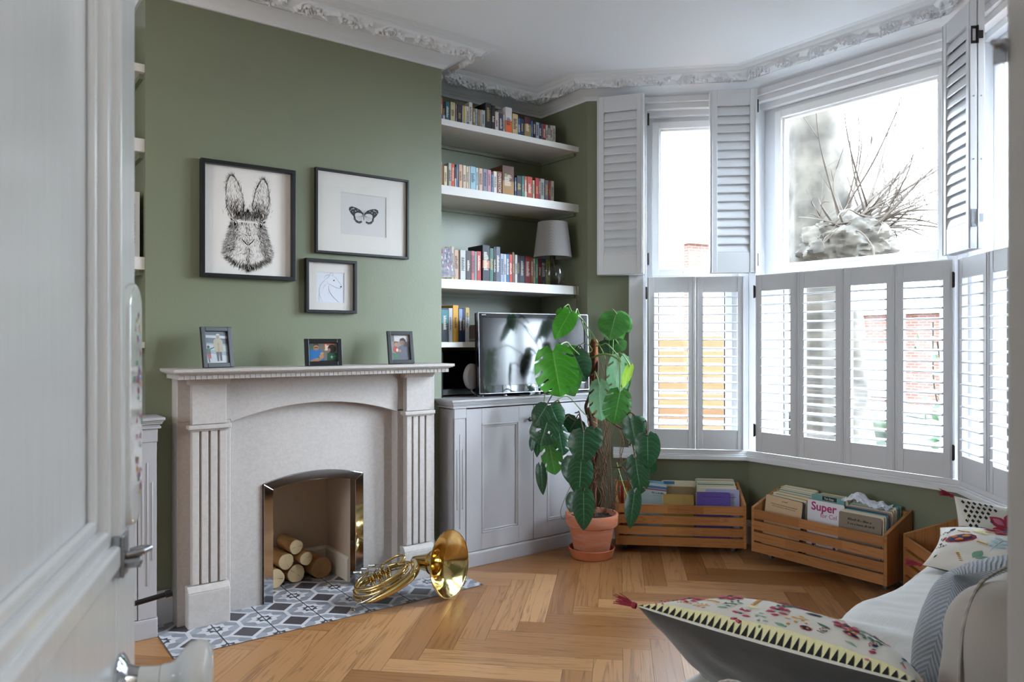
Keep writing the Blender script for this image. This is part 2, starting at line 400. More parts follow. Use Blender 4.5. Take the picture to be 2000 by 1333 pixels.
def cornice():
    mb = MB(); path = ROOM + []
    def ribbon(prof):
        lines = [offset_path(path, o) for o, z in prof]
        V = []; F = []
        for k, (o, z) in enumerate(prof):
            for p in lines[k]: V.append((p.x, p.y, z))
        n = len(path)
        for k in range(len(prof)-1):
            for i in range(n-1): F.append((k*n+i, k*n+i+1, (k+1)*n+i+1, (k+1)*n+i))
        mb.add(V, F)
    ribbon(PROF); ribbon(PROF2)
    # acanthus band: a dense strip displaced by a running scroll
    o0, z0 = PROF[-1]; o1, z1 = PROF2[0]
    La = offset_path(path, o0); Lb = offset_path(path, o1)
    def scroll(u, v):                       # u metres along, v 0..1 across ; returns relief 0..1
        per = .21; q = u/per; i = math.floor(q); f = q-i; sgn = 1 if i % 2 == 0 else -1
        x = (f-.5)*per; y = (v-.5)*.10*sgn
        h = .12
        # curled main leaf: a tapering spiral ridge with cut lobes
        cx, cy = -.012, .006; dx, dy = x-cx, y-cy; r = math.hypot(dx, dy); th = math.atan2(dy, dx)
        if r < .052:
            sp = (r/.018 - th/(2*PI)) % 1.0
            h = max(h, (.5+.5*math.cos(2*PI*sp))*(1-(r/.054)**4)*(.85+.15*math.cos(th*8)))
        if r < .009: h = 1
        # feathered leaf sweeping to the next curl
        dx, dy = x-.055, y+.004; a = dx*.8+dy*.6; c_ = -dx*.6+dy*.8
        if abs(a) < .055:
            wv = .020*(1-(a/.055)**2); 
            if abs(c_) < wv: h = max(h, (1-(c_/wv)**2)*(.70+.30*math.cos(a*260+abs(c_)*200)))
        dx, dy = x+.062, y-.012; a = dx*.5-dy*.86; c_ = dx*.86+dy*.5
        if abs(a) < .040:
            wv = .016*(1-(a/.040)**2)
            if abs(c_) < wv: h = max(h, (1-(c_/wv)**2)*(.68+.32*math.cos(a*300+abs(c_)*220)))
        # wandering stem
        y2 = (y*sgn-.026*math.sin(PI*q+.8))/.0075; h = max(h, math.exp(-y2*y2)*.75)
        return h*min(1, 9*v)*min(1, 9*(1-v))
    run = 0
    for i in range(len(path)-1):
        a0, a1, b0, b1 = La[i], La[i+1], Lb[i], Lb[i+1]
        ln = (a1-a0).length
        vis = (i in (2, 3, 4, 5, 6, 7, 8))
        nu = max(4, int(ln/(.004 if vis else .05))); nv = 26 if vis else 4
        t = (a1-a0).normalized(); nn = Vector((t.y, -t.x))
        def fn(u, v, a0=a0, a1=a1, b0=b0, b1=b1, ln=ln, nn=nn, run=run):
            p = (a0.lerp(a1, u)).lerp(b0.lerp(b1, u), v); z = z0+(z1-z0)*v
            h = scroll(run+u*ln, v)*.028 - .002
            return (p.x+nn.x*h*.35, p.y+nn.y*h*.35, z-h*.93)
        mb.grid(fn, nu, nv); run += ln
    return mb.build('trim_1', PLASTER, smooth_angle=80)
struct(cornice(), 'white plaster cornice with an acanthus scroll')

# ------------------------------------------------------------------ windows
def window(name, M, L, a, b, top=2.87, wide=False):
    """casing, linings, sash frames and glass in the opening a..b; y grows outward"""
    root = bpy.data.objects.new(name, None); COL.objects.link(root); root.matrix_world = M; struct(root)
    mb = MB()
    if a > .1: mb.box(a-.0, -.022, .575, a+.095, .0, top)                    # flat casing beside the green wall
    if L-b > .1: mb.box(b-.095, -.022, .575, b, .0, top)
    # head: stepped architrave
    mb.box(a, -.026, 2.835, b, .0, 2.872); mb.box(a+.03, .0, 2.80, b-.03, .05, 2.872); mb.box(a+.05, .05, 2.765, b-.05, .10, 2.872)
    x0 = a+.095 if a > .1 else a+.03; x1 = b-.095 if L-b > .1 else b-.03
    mb.box(x0-.03 if a < .1 else x0-.02, -.0, .575, x0+.02, .10, 2.80); mb.box(x1-.02, -.0, .575, x1+.03 if L-b < .1 else x1+.02, .10, 2.80)
    mb.box(x0, .0, .56, x1, .22, .60)
    w0, w1 = (x0+.06, x1-.06) if not (a < .1 and L-b < .1) else (x0+.10, x1-.10)
    mb.box(x0-.05, .1005, .545, w0+.012, .22, 2.869); mb.box(w1-.012, .1005, .545, x1+.05, .22, 2.869); mb.box(w0+.012, .1012, 2.71, w1-.012, .219, 2.868)
    mb.build('window_frame', TRIM, root, bevel=.003)
    # upper casement
    s = MB(); fw = .045
    def ring(s, x0, x1, z0, z1, y0, y1, t):
        s.box(x0, y0, z0, x0+t, y1, z1); s.box(x1-t, y0, z0, x1, y1, z1); s.box(x0+t, y0, z0, x1-t, y1, z0+t); s.box(x0+t, y0, z1-t, x1-t, y1, z1)
    ring(s, w0, w1, 1.7205, 2.74, .086, .158, fw); ring(s, w0+fw, w1-fw, 1.72+fw, 2.74-fw, .106, .15, .014)
    hx = (w0+w1)/2
    s.box(hx-.06, .074, 1.738, hx+.07, .088, 1.750)
    s.build('upper_sash', UPVC, root, bevel=.003)
    g = MB(); g.box(w0+fw, .128, 1.72+fw, w1-fw, .134, 2.74-fw); g.build('upper_pane', GLASS, root)
    s = MB(); ring(s, w0, w1, .6005, 1.7195, .087, .157, .04); s.build('lower_sash', UPVC, root, bevel=.003)
    g = MB(); g.box(w0+.04, .128, .64, w1-.04, .134, 1.68); g.build('lower_pane', GLASS, root)
    gk = MB(); ring(gk, w0+.04, w1-.04, .64, 1.68, .120, .142, .006); gk.build('gasket', BLACK, root)
    return root
W1 = window('window_1', BAYL, LS, .268, LS)
W2 = window('window_2', BAYC, LC, 0, LC)
W3 = window('window_3', BAYR, LS, 0, LS-.268)
# added rear window, out of view, letting in fill daylight from the back
r4 = bpy.data.objects.new('window_rear_fill', None); COL.objects.link(r4); struct(r4)
mb = MB()
for (y0, y1, z0, z1) in ((1.3, 1.38, .9, 2.3), (2.82, 2.9, .9, 2.3), (2.06, 2.14, .98, 2.22), (1.38, 2.82, .9, .98), (1.38, 2.82, 2.22, 2.3)): mb.box(-2.82, y0, z0, -2.74, y1, z1)
mb.build('window_frame', UPVC, r4)
mb = MB(); mb.box(-2.79, 1.38, .98, -2.785, 2.82, 2.22); mb.build('pane', GLASS, r4)

# window board (sill) following the bay
def sill():
    bay = [(XW+.118, 3.615-.118), (4.05, 2.89), (4.05, 1.61), (XW+.1, .985)]
    mb = MB()
    def band(o0, o1, z0, z1):
        A = offset_path(bay, o1); B = offset_path(bay, o0); n = len(bay)
        poly = [(p.x, p.y) for p in A] + [(p.x, p.y) for p in reversed(B)]
        mb.prism(poly[::-1], z0, z1, 'z')
    band(-.12, .062, .535, .562); band(-.12, .05, .562, .572); band(-.12, .042, .572, .598)
    return mb.build('trim_2', TRIM, bevel=.003)
struct(sill(), 'white window board running round the bay')

# ------------------------------------------------------------------ plantation shutters
def leaf_mesh(W, z0, z1, open_, nsl, top=.10, bot=.125, st=.044):
    """returns (frame MB, slat MB) for one leaf, x 0..W, y 0..-.03 (room side negative)"""
    f = MB(); t = .028
    f.box(0, -t, z0, st, 0, z1); f.box(W-st, -t, z0, W, 0, z1)
    f.box(st, -t+.002, z1-top, W-st, -.002, z1); f.box(st, -t+.002, z0, W-st, -.002, z0+bot)
    f.box(.008, -t-.003, z0+.004, .013, -t, z1-.004); f.box(W-.013, -t-.003, z0+.004, W-.008, -t, z1-.004)
    s = MB(); za = z0+bot+.004; zb = z1-top-.004; step = (zb-za)/nsl; ang = math.radians(6) if open_ else math.radians(73)
    wd = .064
    for i in range(nsl):
        zc = za+step*(i+.5)
        prof = []
        for k in range(10):
            a = 2*PI*k/10; prof.append((math.cos(a)*wd/2, math.sin(a)*.0052))
        c, sn = math.cos(ang), math.sin(ang)
        # open: flat; closed: top edge leaning to the outside
        P = [(p[0]*c - p[1]*sn - t/2, zc + p[0]*sn + p[1]*c) for p in prof]
        s.prism(P, st+.001, W-st-.001, 'x')
    return f, s
def shutter_pair(label, M, leaves, z0, z1, open_, nsl, group, hinges=()):
    """leaves: list of (local matrix, width)"""
    root = thing('plantation_shutter', label, 'shutter', M=M, group=group)
    for lm, W in leaves:
        f, s = leaf_mesh(W, z0, z1, open_, nsl)
        fo = f.build('shutter_panel', SHUT, root, bevel=.002, M=lm)
        s.build('louvres', SHUT, fo)
    for (x, y, z) in hinges:
        h = MB(); h.box(x-.006, y-.006, z-.036, x+.006, y+.002, z+.036); h.tube([(x, y-.006, z-.04), (x, y-.006, z+.04)], .005, 8)
        h.build('hinge', IRON, root, bevel=.001)
    return root
T = Matrix.Translation
def RZ(a): return Matrix.Rotation(a, 4, 'Z')
ZL0, ZL1 = .602, 1.703; ZU0, ZU1 = 1.718, 2.862
SG = None
shutter_pair('open louvred lower shutter pair in the left bay window behind the plant', BAYL, [(T((.385, -.03, 0)), .302), (T((.690, -.03, 0)), .302)], ZL0, ZL1, True, 16, SG, [(.380, -.058, 1.60), (.380, -.058, .735)])
shutter_pair('lower shutter pair left of the middle in the big centre window', BAYC, [(T((.090, -.03, 0)), .285), (T((.3765, -.03, 0)), .285)], ZL0, ZL1, True, 16, SG, [(.084, -.058, 1.60), (.084, -.058, .735)])
shutter_pair('lower shutter pair right of the middle in the big centre window', BAYC, [(T((.663, -.03, 0)), .285), (T((.9495, -.03, 0)), .285)], ZL0, ZL1, True, 16, SG, [(1.240, -.058, 1.60), (1.240, -.058, .735)])
shutter_pair('lower shutter pair in the right bay window above the patterned cushions', BAYR, [(T((.032, -.03, 0)), .302), (T((.337, -.03, 0)), .302)], ZL0, ZL1, True, 16, SG, [])
# upper leaves folded back; closed louvres
shutter_pair('upper shutter pair folded back against the green wall left of the bay', BAYL,
             [(T((.372, -.056, 0)) @ RZ(PI), .300), (T((.070, -.062, 0)) @ RZ(-.20), .300)], ZU0, ZU1, False, 17, SG, [(.392, -.045, 2.72), (.392, -.045, 1.82)])
shutter_pair('upper shutter pair folded across the right part of the left bay window', BAYL,
             [(T((.770, -.070, 0)), .285), (T((.770, -.104, 0)), .285)], ZU0, ZU1, False, 17, SG, [(1.062, -.100, 2.76), (1.062, -.100, 1.80)])
r = shutter_pair('upper shutter pair with loose hinge plates folded at the right of the centre window', BAYR,
             [(T((.028, -.068, 0)), .302), (T((.028, -.102, 0)), .302)], ZU0, ZU1, False, 17, SG, [])
for z, m in ((2.70, IRON), (1.86, STEEL)):
    h = MB(); x = .331
    for (z0_, z1_) in ((z-.04, z-.028), (z+.028, z+.04)): h.box(x, -.127, z0_, x+.003, -.103, z1_)
    h.box(x, -.127, z-.04, x+.003, -.122, z+.04); h.box(x, -.107, z-.04, x+.003, -.103, z+.04)
    h.tube([(x+.005, -.100, z-.04), (x+.005, -.100, z+.04)], .004, 8); h.box(x, -.098, z-.018, x+.003, -.076, z+.018)
    h.build('hinge', m, r)
for z in (2.42, 2.13):
    for y in (-.115, -.082):
        h = MB(); h.lathe([(.004, 0), (.004, .0015), (0, .002)], 10, M=T((.330, y, z)) @ Matrix.Rotation(PI/2, 4, 'Y')); h.build('screw_cap', STEEL, r)
#__PART2__
# ------------------------------------------------------------------ hearth tiles
def clip(poly, x0, x1, y0, y1):
    def cut(P, ax, v, keep_gt):
        out = []
        for i in range(len(P)):
            a, b = P[i], P[(i+1) % len(P)]
            ia = (a[ax] >= v) == keep_gt or a[ax] == v; ib = (b[ax] >= v) == keep_gt or b[ax] == v
            if ia: out.append(a)
            if ia != ib:
                t = (v-a[ax])/(b[ax]-a[ax]); out.append((a[0]+(b[0]-a[0])*t, a[1]+(b[1]-a[1])*t))
        return out
    for ax, v, g in ((0, x0, True), (0, x1, False), (1, y0, True), (1, y1, False)):
        poly = cut(poly, ax, v, g)
        if len(poly) < 3: return []
    return poly
TL = [mat('tile_light', '#c3c2c6', .45, var=.08, vscale=30), mat('tile_grey', '#93969f', .45, var=.12, vscale=30), mat('tile_dark_grey', '#84868e', .45, var=.12, vscale=30),
      mat('tile_charcoal', '#47444a', .45, var=.15, vscale=30), mat('tile_star', '#3e424c', .45), mat('tile_grout', '#3a3d44', .8)]
def hearth():
    mb = MB(); Pt = .2203; ox, oy = .926, 3.457
    regs = [(.705, 2.235, 3.240, YB+.0), (1.235, 1.70, YB, 4.03)]
    def poly(P, m, z):
        for rg in regs:
            q = clip(P, *rg)
            if len(q) >= 3: mb.add([(p[0], p[1], z) for p in q], [tuple(range(len(q)))], m)
    for i in range(-3, 8):
        for j in range(-3, 5):
            cx, cy = ox+i*Pt, oy+j*Pt
            def R(pts): return [(cx+a*Pt, cy+b*Pt) for a, b in pts]
            poly(R([(-.5, -.5), (.5, -.5), (.5, .5), (-.5, .5)]), 0, .0012)
            # octagonal ring of eight alternating greys around the tile corner
            O = [(.46, .14), (.14, .46), (-.14, .46), (-.46, .14), (-.46, -.14), (-.14, -.46), (.14, -.46), (.46, -.14)]
            for k in range(8):
                a, b = O[k], O[(k+1) % 8]; m_ = ((a[0]+b[0])/2, (a[1]+b[1])/2)
                poly(R([(0, 0), a, m_]), 1 if k % 2 else 2, .0014); poly(R([(0, 0), m_, b]), 2 if k % 2 else 1, .0014)
            st = []
            for k in range(16):
                a = 2*PI*k/16; r = .38 if k % 4 == 0 else (.30 if k % 4 == 2 else .24); st.append((r*math.cos(a), r*math.sin(a)))
            for k in range(16): poly(R([(0, 0), st[k], st[(k+1) % 16]]), 0, .0016)
            st = [((.185 if k % 2 == 0 else .128)*math.cos(2*PI*k/16), (.185 if k % 2 == 0 else .128)*math.sin(2*PI*k/16)) for k in range(16)]
            for k in range(16): poly(R([(0, 0), st[k], st[(k+1) % 16]]), 4, .0018)
            poly(R([(.10, 0), (0, .10), (-.10, 0), (0, -.10)]), 0, .0020)
            # charcoal diamond in the tile centre
            poly([(ox+(i+.5+a)*Pt, oy+(j+.5+b)*Pt) for a, b in ((.29, 0), (0, .29), (-.29, 0), (0, -.29))], 3, .0016)
            poly(R([(-.012, -.5), (.012, -.5), (.012, .5), (-.012, .5)]), 5, .0022)
            poly(R([(-.5, -.004), (.5, -.004), (.5, .004), (-.5, .004)]), 1, .0021)
    poly([(.69, 3.24), (2.235, 3.24), (2.235, 3.243), (.69, 3.243)], 5, .0023)
    return mb.build('trim_3', TL)
struct(hearth(), 'patterned grey and charcoal hearth tiles set flush in the oak floor')

# firebox recess
FBM = mat('firebox_plaster', '#b9a594', .8)
mb = MB(); x0, x1, yb = 1.235, 1.70, 4.03
mb.box(x0-.03, YB-.02, 0, x0, yb+.03, .70); mb.box(x1, YB-.02, 0, x1+.03, yb+.03, .70); mb.box(x0-.03, yb, 0, x1+.03, yb+.03, .70); mb.box(x0-.03, YB-.02, .67, x1+.03, yb+.03, .70)
struct(mb.build('wall_firebox', FBM))
mb = MB(); mb.prism([(0, 0), (-.022, 0), (-.022, .115), (-.012, .13), (0, .13)], x0, x1, 'x', M=T((0, yb, 0)))
mb.prism([(0, 0), (-.022, 0), (-.022, .115), (-.012, .13), (0, .13)], 0, .31, 'x', M=frame((x1, yb), (0, -1)))
struct(mb.build('baseboard_firebox', mat('firebox_skirting', '#d3c8ba', .5)))

# ------------------------------------------------------------------ stone fireplace
fp = thing('fireplace_surround', 'cream stone fireplace surround with fluted legs and dentil mantel on the green chimney breast', 'fireplace', loc=(1.46, 3.6, 0))
FT = T((-1.46, -3.6, 0))
def fb(mb, name, m=STONE, parent=fp, **k):
    o = mb.build(name, m, parent, **k)
    o.matrix_local = FT if parent is fp else Matrix.Identity(4)
    return o
def arch(xa, xb, zs, zm, n=20, rev=False):
    xc = (xa+xb)/2; hw = (xb-xa)/2; h = zm-zs; Rr = (hw*hw+h*h)/(2*h); out = []
    for i in range(n+1):
        x = xa+(xb-xa)*i/n; out.append((x, zm-Rr+math.sqrt(max(0, Rr*Rr-(x-xc)**2))))
    return out[::-1] if rev else out
mb = MB(); mb.box(.98, 3.645, 0, 1.200, YB, .62); mb.box(1.735, 3.645, 0, 1.96, YB, .62)
mb.prism([(.98, .62), (1.2, .62), (1.2, .592)] + arch(1.2, 1.735, .592, .632) + [(1.735, .62), (1.96, .62), (1.96, 1.10), (.98, 1.10)], 3.645, YB, 'y')
fb(mb, 'back_panel')
mb = MB(); mb.prism([(.796, .925)] + [(1.03, .925)] + arch(1.03, 1.905, .912, .985) + [(2.14, .925), (2.14, 1.125), (.796, 1.125)], 3.585, 3.645, 'y')
mb.box(.796, 3.585, 0, 1.03, YB-.002, .925); mb.box(1.905, 3.585, 0, 2.14, YB-.002, .925)
mb.box(.796, 3.646, .925, .96, YB-.002, 1.125); mb.box(1.98, 3.646, .925, 2.14, YB-.002, 1.125)
fb(mb, 'frieze', bevel=.003)
for xa in (.850, 1.942):
    mb = MB(); wd = .150
    mb.box(xa, 3.553, .16, xa+wd, 3.585, 1.11); mb.box(xa, 3.543, .915, xa+wd, 3.56, 1.11)
    for i in range(4): mb.box(xa+i*.0400, 3.541, .19, xa+i*.0400+.030, 3.556, .893)
    l = fb(mb, 'fluted_leg', bevel=.0025)
    mb = MB(); mb.box(xa-.022, 3.523, 0, xa+wd+.012, 3.585, .158)
    mb.prism([(3.523, .158), (3.533, .176), (3.545, .186), (3.585, .186), (3.585, .158)], xa-.022, xa+wd+.012, 'x'); fb(mb, 'plinth', bevel=.004)
    mb = MB(); mb.box(xa-.018, 3.526, .893, xa+wd+.020, 3.585, .913); mb.box(xa-.008, 3.534, .885, xa+wd+.010, 3.585, .893); fb(mb, 'capital', bevel=.007, seg=3)
    mb = MB(); mb.prism([(3.543, 1.095), (3.535, 1.105), (3.522, 1.112), (3.518, 1.125), (3.6, 1.125), (3.6, 1.095)], xa-.014, xa+wd+.014, 'x'); fb(mb, 'top_moulding', bevel=.002)
mb = MB()
prof = [(3.42, 1.158), (3.422, 1.166), (3.430, 1.170), (YB, 1.170), (YB, 1.143), (3.452, 1.143), (3.446, 1.148), (3.432, 1.150), (3.424, 1.153)]
# shelf with returned ends: stack of slabs shrinking downward
for (d, z0, z1) in ((.0, 1.156, 1.170), (.006, 1.151, 1.156), (.016, 1.147, 1.151), (.024, 1.1425, 1.147)):
    mb.box(.745+d, 3.42+d, z0, 2.17-d, YB, z1)
fb(mb, 'mantel_shelf', bevel=.004, seg=3)
mb = MB(); mb.box(.775, 3.452, 1.125, 2.146, 3.68, 1.143)
n = 58; p = (2.15-.770)/n
for i in range(n): mb.box(.770+i*p+.0012, 3.448, 1.124, .770+(i+1)*p-.0012, 3.455, 1.1425)
for i in range(9): mb.box(.7715, 3.455+i*.025, 1.124, .778, 3.455+i*.025+.0226, 1.1425); mb.box(2.143, 3.455+i*.025, 1.124, 2.1495, 3.455+i*.025+.0226, 1.1425)
fb(mb, 'dentil_course', bevel=.001, seg=1)
# polished steel trim round the fire opening
ct = thing('fireplace_trim', 'polished chrome arched trim lining the fire opening', 'fireplace trim', loc=(1.47, 3.64, 0))
mb = MB(); mb.M0 = None
def tb(mb, name, m): o = mb.build(name, m, ct, bevel=.0015); o.matrix_local = T((-1.47, -3.64, 0)); return o
def diag(xa, xb, za):  return None
mb.prism([(1.203, 0), (1.249, 0), (1.249, .560), (1.203, .592)], 3.632, 3.70, 'y'); tb(mb, 'left_upright', CHROME)
mb = MB(); mb.prism([(1.686, 0), (1.732, 0), (1.732, .592), (1.686, .560)], 3.632, 3.70, 'y'); tb(mb, 'right_upright', CHROME)
mb = MB(); mb.prism([(1.249, .5605)] + arch(1.249, 1.686, .5605, .588)[1:] + arch(1.204, 1.731, .5925, .631, rev=True), 3.632, 3.70, 'y'); tb(mb, 'arch', CHROME)
# birch logs
LOGB = mat('birch_log_skin', '#c29a68', .7, bump=.3, bscale=30, var=.25, vscale=10, col2='#a9794a')
def ring_mat():
    m = mat('log_end_grain', '#d9c29a', .7); N = m.node_tree.nodes; L = m.node_tree.links; b = N['Principled BSDF']
    tc = N.new('ShaderNodeTexCoord'); wv = N.new('ShaderNodeTexWave'); wv.wave_type = 'RINGS'; wv.rings_direction = 'Z'; wv.inputs['Scale'].default_value = 60; wv.inputs['Distortion'].default_value = 1.2
    L.new(tc.outputs['Object'], wv.inputs['Vector']); mx = N.new('ShaderNodeMix'); mx.data_type = 'RGBA'; mx.inputs[6].default_value = lin('#dcc6a0'); mx.inputs[7].default_value = lin('#c7a878')
    L.new(wv.outputs['Fac'], mx.inputs[0]); L.new(mx.outputs[2], b.inputs['Base Color']); return m
RINGM = ring_mat(); RINGD = mat('log_end_brown', '#a5794e', .7, var=.25, vscale=30); CRACK = mat('log_crack', '#4a3220', .9)
LOGS = [(1.451, .193, .038, 'pale split log lying on top of the stack in the fireplace'), (1.392, .128, .042, 'pale log below the top one at the left of the stack'),
        (1.497, .129, .036, 'small log wedged in the middle of the fireplace stack'), (1.451, .051, .048, 'pale log on the tiles at the middle of the stack'),
        (1.589, .060, .058, 'thick brown-ended log at the right of the fireplace stack'), (1.330, .052, .050, 'pale log half hidden behind the left chrome upright')]
for k, (x, z, r_, lab) in enumerate(LOGS):
    yf = 3.862 - .012*(k % 3); ln = yb-.01-yf-.006
    d = Vector((-.10, 1, .02)).normalized()
    if k in (3, 4, 5): d = Vector((-.08, 1, 0)).normalized()
    lr = thing('log', lab, 'log', M=basis((x, yf, z), d.orthogonal().normalized(), d.cross(d.orthogonal().normalized()), d), group='logs in the fireplace')
    def lf(u, v, r_=r_, k=k, ln=ln):
        a = 2*PI*v; q = r_*(1+.03*math.sin(3*a+k)+.015*math.sin(5*a+2*k))*(1-.004*math.sin(u*9)); return (q*math.cos(a), q*math.sin(a), ln*u)
    mb = MB(); mb.grid(lf, 6, 32); mb.build('log_side', LOGB, lr)
    mb = MB(); P = [lf(0, v/32) for v in range(32)]; mb.add([(0, 0, 0)] + [(p[0]*.96, p[1]*.96, -.0015) for p in P] + [(p[0], p[1], .001) for p in P], [(0, (i+1) % 32+1, i+1) for i in range(32)] + [(i+1, (i+1) % 32+1, (i+1) % 32+33, i+33) for i in range(32)])
    e = mb.build('end_grain', RINGD if k == 4 else RINGM, lr)
    mb = MB(); a = .7+k*1.3
    for s_ in (1, -.6): mb.add([(0, 0, -.002), (s_*r_*.85*math.cos(a)+.0008, s_*r_*.85*math.sin(a), -.0022), (s_*r_*.85*math.cos(a)-.0012, s_*r_*.85*math.sin(a)+.0012, -.0022)], [(0, 1, 2), (2, 1, 0)])
    mb.build('crack', CRACK, e)

# ------------------------------------------------------------------ alcove shelves
def shelf(label, x0, x1, z0, z1, yf=3.70, lx=0):
    r = thing('floating_shelf', label, 'shelf', loc=((x0+x1)/2, YA, z0)); mb = MB()
    mb.box(x0, yf, z0, x1, YA-.001, z1); o = mb.build('board', SHELFM, r, bevel=.0015); o.matrix_local = r.matrix_world.inverted()
    mb = MB(); mb.box(x0+.0, yf+.03, z0-.022, x0+.018, YA-.02, z0-.0003); mb.box(x0+.02, YA-.02, z0-.022, x1-.02, YA-.001, z0-.0003)
    mb.box(x1-.018, yf+.03, z0-.022, x1-.0, YA-.02, z0-.0003)
    o = mb.build('batten', GREEN, r); o.matrix_local = r.matrix_world.inverted()
ZS = [(2.552, 2.588), (2.150, 2.202), (1.600, 1.657), (1.255, 1.286)]
RNAME = ['topmost white floating shelf in the right alcove under the cornice', 'second white shelf down in the right alcove', 'white shelf carrying the grey lamp in the right alcove', 'lowest thin white shelf behind the television']
for (z0, z1), n_ in zip(ZS, RNAME): shelf(n_, XB1, XW, z0, z1)
ZL = [(2.515, 2.552), (2.153, 2.213), (1.618, 1.676), (1.262, 1.290)]
LNAME = ['topmost white shelf end in the dark left alcove', 'second white shelf end down in the left alcove', 'white shelf under the gardening book in the left alcove', 'lowest white shelf end in the left alcove by the door plate']
for (z0, z1), n_ in zip(ZL, LNAME): shelf(n_, -.75, XB0, z0, z1)

# ------------------------------------------------------------------ alcove cabinets
def cabinet(label, x0, x1, flip=False):
    r = thing('alcove_cabinet', label, 'cabinet', loc=((x0+x1)/2, 3.8, 0)); W = x1-x0
    ML = T((x0-(x0+x1)/2, 3.53-3.8, 0))
    if flip: ML = ML @ T((W, 0, 0)) @ Matrix.Scale(-1, 4, (1, 0, 0))
    def b(mb, nm, m=CAB, parent=r, **k):
        if flip:
            mb.v = [(W-v[0], v[1], v[2]) for v in mb.v]; mb.f = [list(reversed(f)) for f in mb.f]
            mb.uv = [list(reversed(u)) if u else None for u in mb.uv]
        o = mb.build(nm, m, parent, **k)
        o.matrix_local = T((x0-(x0+x1)/2, 3.53-3.8, 0)) if parent is r else Matrix.Identity(4)
        return o
    mb = MB(); mb.box(.0, .004, .085, W-.0, .159, .905); mb.box(.016, .159, .085, W-.0, .568, .905); b(mb, 'body')
    mb = MB(); mb.box(-.004, -.006, 0, W, .159, .078); mb.box(.016, .159, 0, W, .56, .078); mb.prism([(-.006, .078), (.0, .088), (.01, .088), (.01, .078)], -.004, W, 'x'); b(mb, 'plinth', bevel=.003)
    mb = MB()
    for (d, z0, z1) in ((-.030, .948, .961), (-.024, .940, .948), (-.020, .932, .940), (-.012, .922, .932), (-.016, .912, .922)): mb.box(d, d, z0, W, .159, z1); mb.box(.016, .159, z0, W, .568, z1)
    b(mb, 'worktop', bevel=.003, seg=3)
    mb = MB(); mb.box(0, -.004, .088, .074, .01, .908); mb.box(-.003, -.008, .855, .077, .01, .912)
    for (x, za, zb) in ((.018, .34, .68), (.037, .23, .765), (.056, .34, .68)):
        mb.tube([(x, -.0045, za), (x, -.0045, zb)], .0032, 8)
    b(mb, 'pilaster', bevel=.002)
    for i, (a, c, kx) in enumerate(((.079, .562, .520), (.567, 1.048, .612))):
        a2 = min(c, W-.002); mb = MB(); fy0, fy1 = -.006, .016
        px0, px1, pz0, pz1 = a+.105, a2-.108, .185, .815
        mb.box(a, fy0, .091, px0, fy1, .905); mb.box(px1, fy0, .091, a2, fy1, .905); mb.box(px0, fy0, .091, px1, fy1, pz0); mb.box(px0, fy0, pz1, px1, fy1, .905)
        mb.box(px0, .006, pz0, px1, .014, pz1)
        d = b(mb, 'door', bevel=.0015)
        mb = MB()
        for off, y_ in ((0, -.009), (.010, -.004)):
            t = .009
            q0, q1, s0, s1 = px0+off, px1-off, pz0+off, pz1-off
            mb.box(q0, y_, s0, q0+t, .008, s1); mb.box(q1-t, y_, s0, q1, .008, s1); mb.box(q0, y_, s0, q1, .008, s0+t); mb.box(q0, y_, s1-t, q1, .008, s1)
        b(mb, 'panel_moulding', parent=d, bevel=.002)
        mb = MB(); mb.lathe([(.004, 0), (.005, .012), (.012, .018), (.015, .024), (.012, .031), (.0, .034)], 18, M=T((kx, -.006, .822)) @ Matrix.Rotation(PI/2, 4, 'X'))
        b(mb, 'knob', IRON, parent=d)
    return r
cabinet('grey painted cabinet with two panelled doors under the television', 2.235, 3.322)
cabinet('pinkish grey cabinet end glimpsed past the open door edge', -.42, .700, flip=True)

# ------------------------------------------------------------------ books
PAGES = mat('book_pages', '#d8cfbb', .9)
BM = {}
def cmat(h):
    if h not in BM: BM[h] = mat('book_cover_'+h.strip('#'), h, .55)
    return BM[h]
def cname(h):
    c = [int(h[i:i+2], 16)/255 for i in (1, 3, 5)]; mx, mn = max(c), min(c); r, g, b = c
    if mx < .20: return 'black'
    if mx-mn < .09: return 'charcoal' if mx < .4 else 'grey' if mx < .66 else 'off-white'
    if r >= g >= b: return ('cream' if mn > .5 else 'brown' if mx < .62 else 'orange' if b < .3 and g > .3 and g < .55 else 'mustard' if b < .35 and g > .5 else 'tan') if (r-g) < .45 else 'red'
    if r >= b >= g: return 'maroon' if mx < .45 else 'red' if r-b > .3 else 'pink'
    if g >= r: return 'teal' if b > r else 'green'
    return 'navy' if mx < .38 else 'blue' if b-r > .12 else 'slate blue'
def text_child(name, s, size, m, parent, M, align='CENTER', ext=.0004, sx=1, bold=False):
    c = bpy.data.curves.new('t', 'FONT'); c.body = s; c.size = size; c.extrude = ext; c.align_x = align; c.align_y = 'CENTER'; c.resolution_u = 3
    if bold: c.offset = size*.02
    o = bpy.data.objects.new('t', c); COL.objects.link(o); bpy.context.view_layer.update()
    me = bpy.data.meshes.new_from_object(o.evaluated_get(bpy.context.evaluated_depsgraph_get())); bpy.data.objects.remove(o)
    me.materials.clear(); me.materials.append(m); me.name = name
    t = bpy.data.objects.new(name, me); COL.objects.link(t); t.parent = parent; t.matrix_local = M @ Matrix.Scale(sx, 4, (1, 0, 0)); return t
BANDM = [mat('spine_cream', '#e6ddcc', .6), mat('spine_gold', '#b89a52', .5), mat('spine_dark', '#24222a', .6), mat('spine_orange', '#e0672a', .6)]
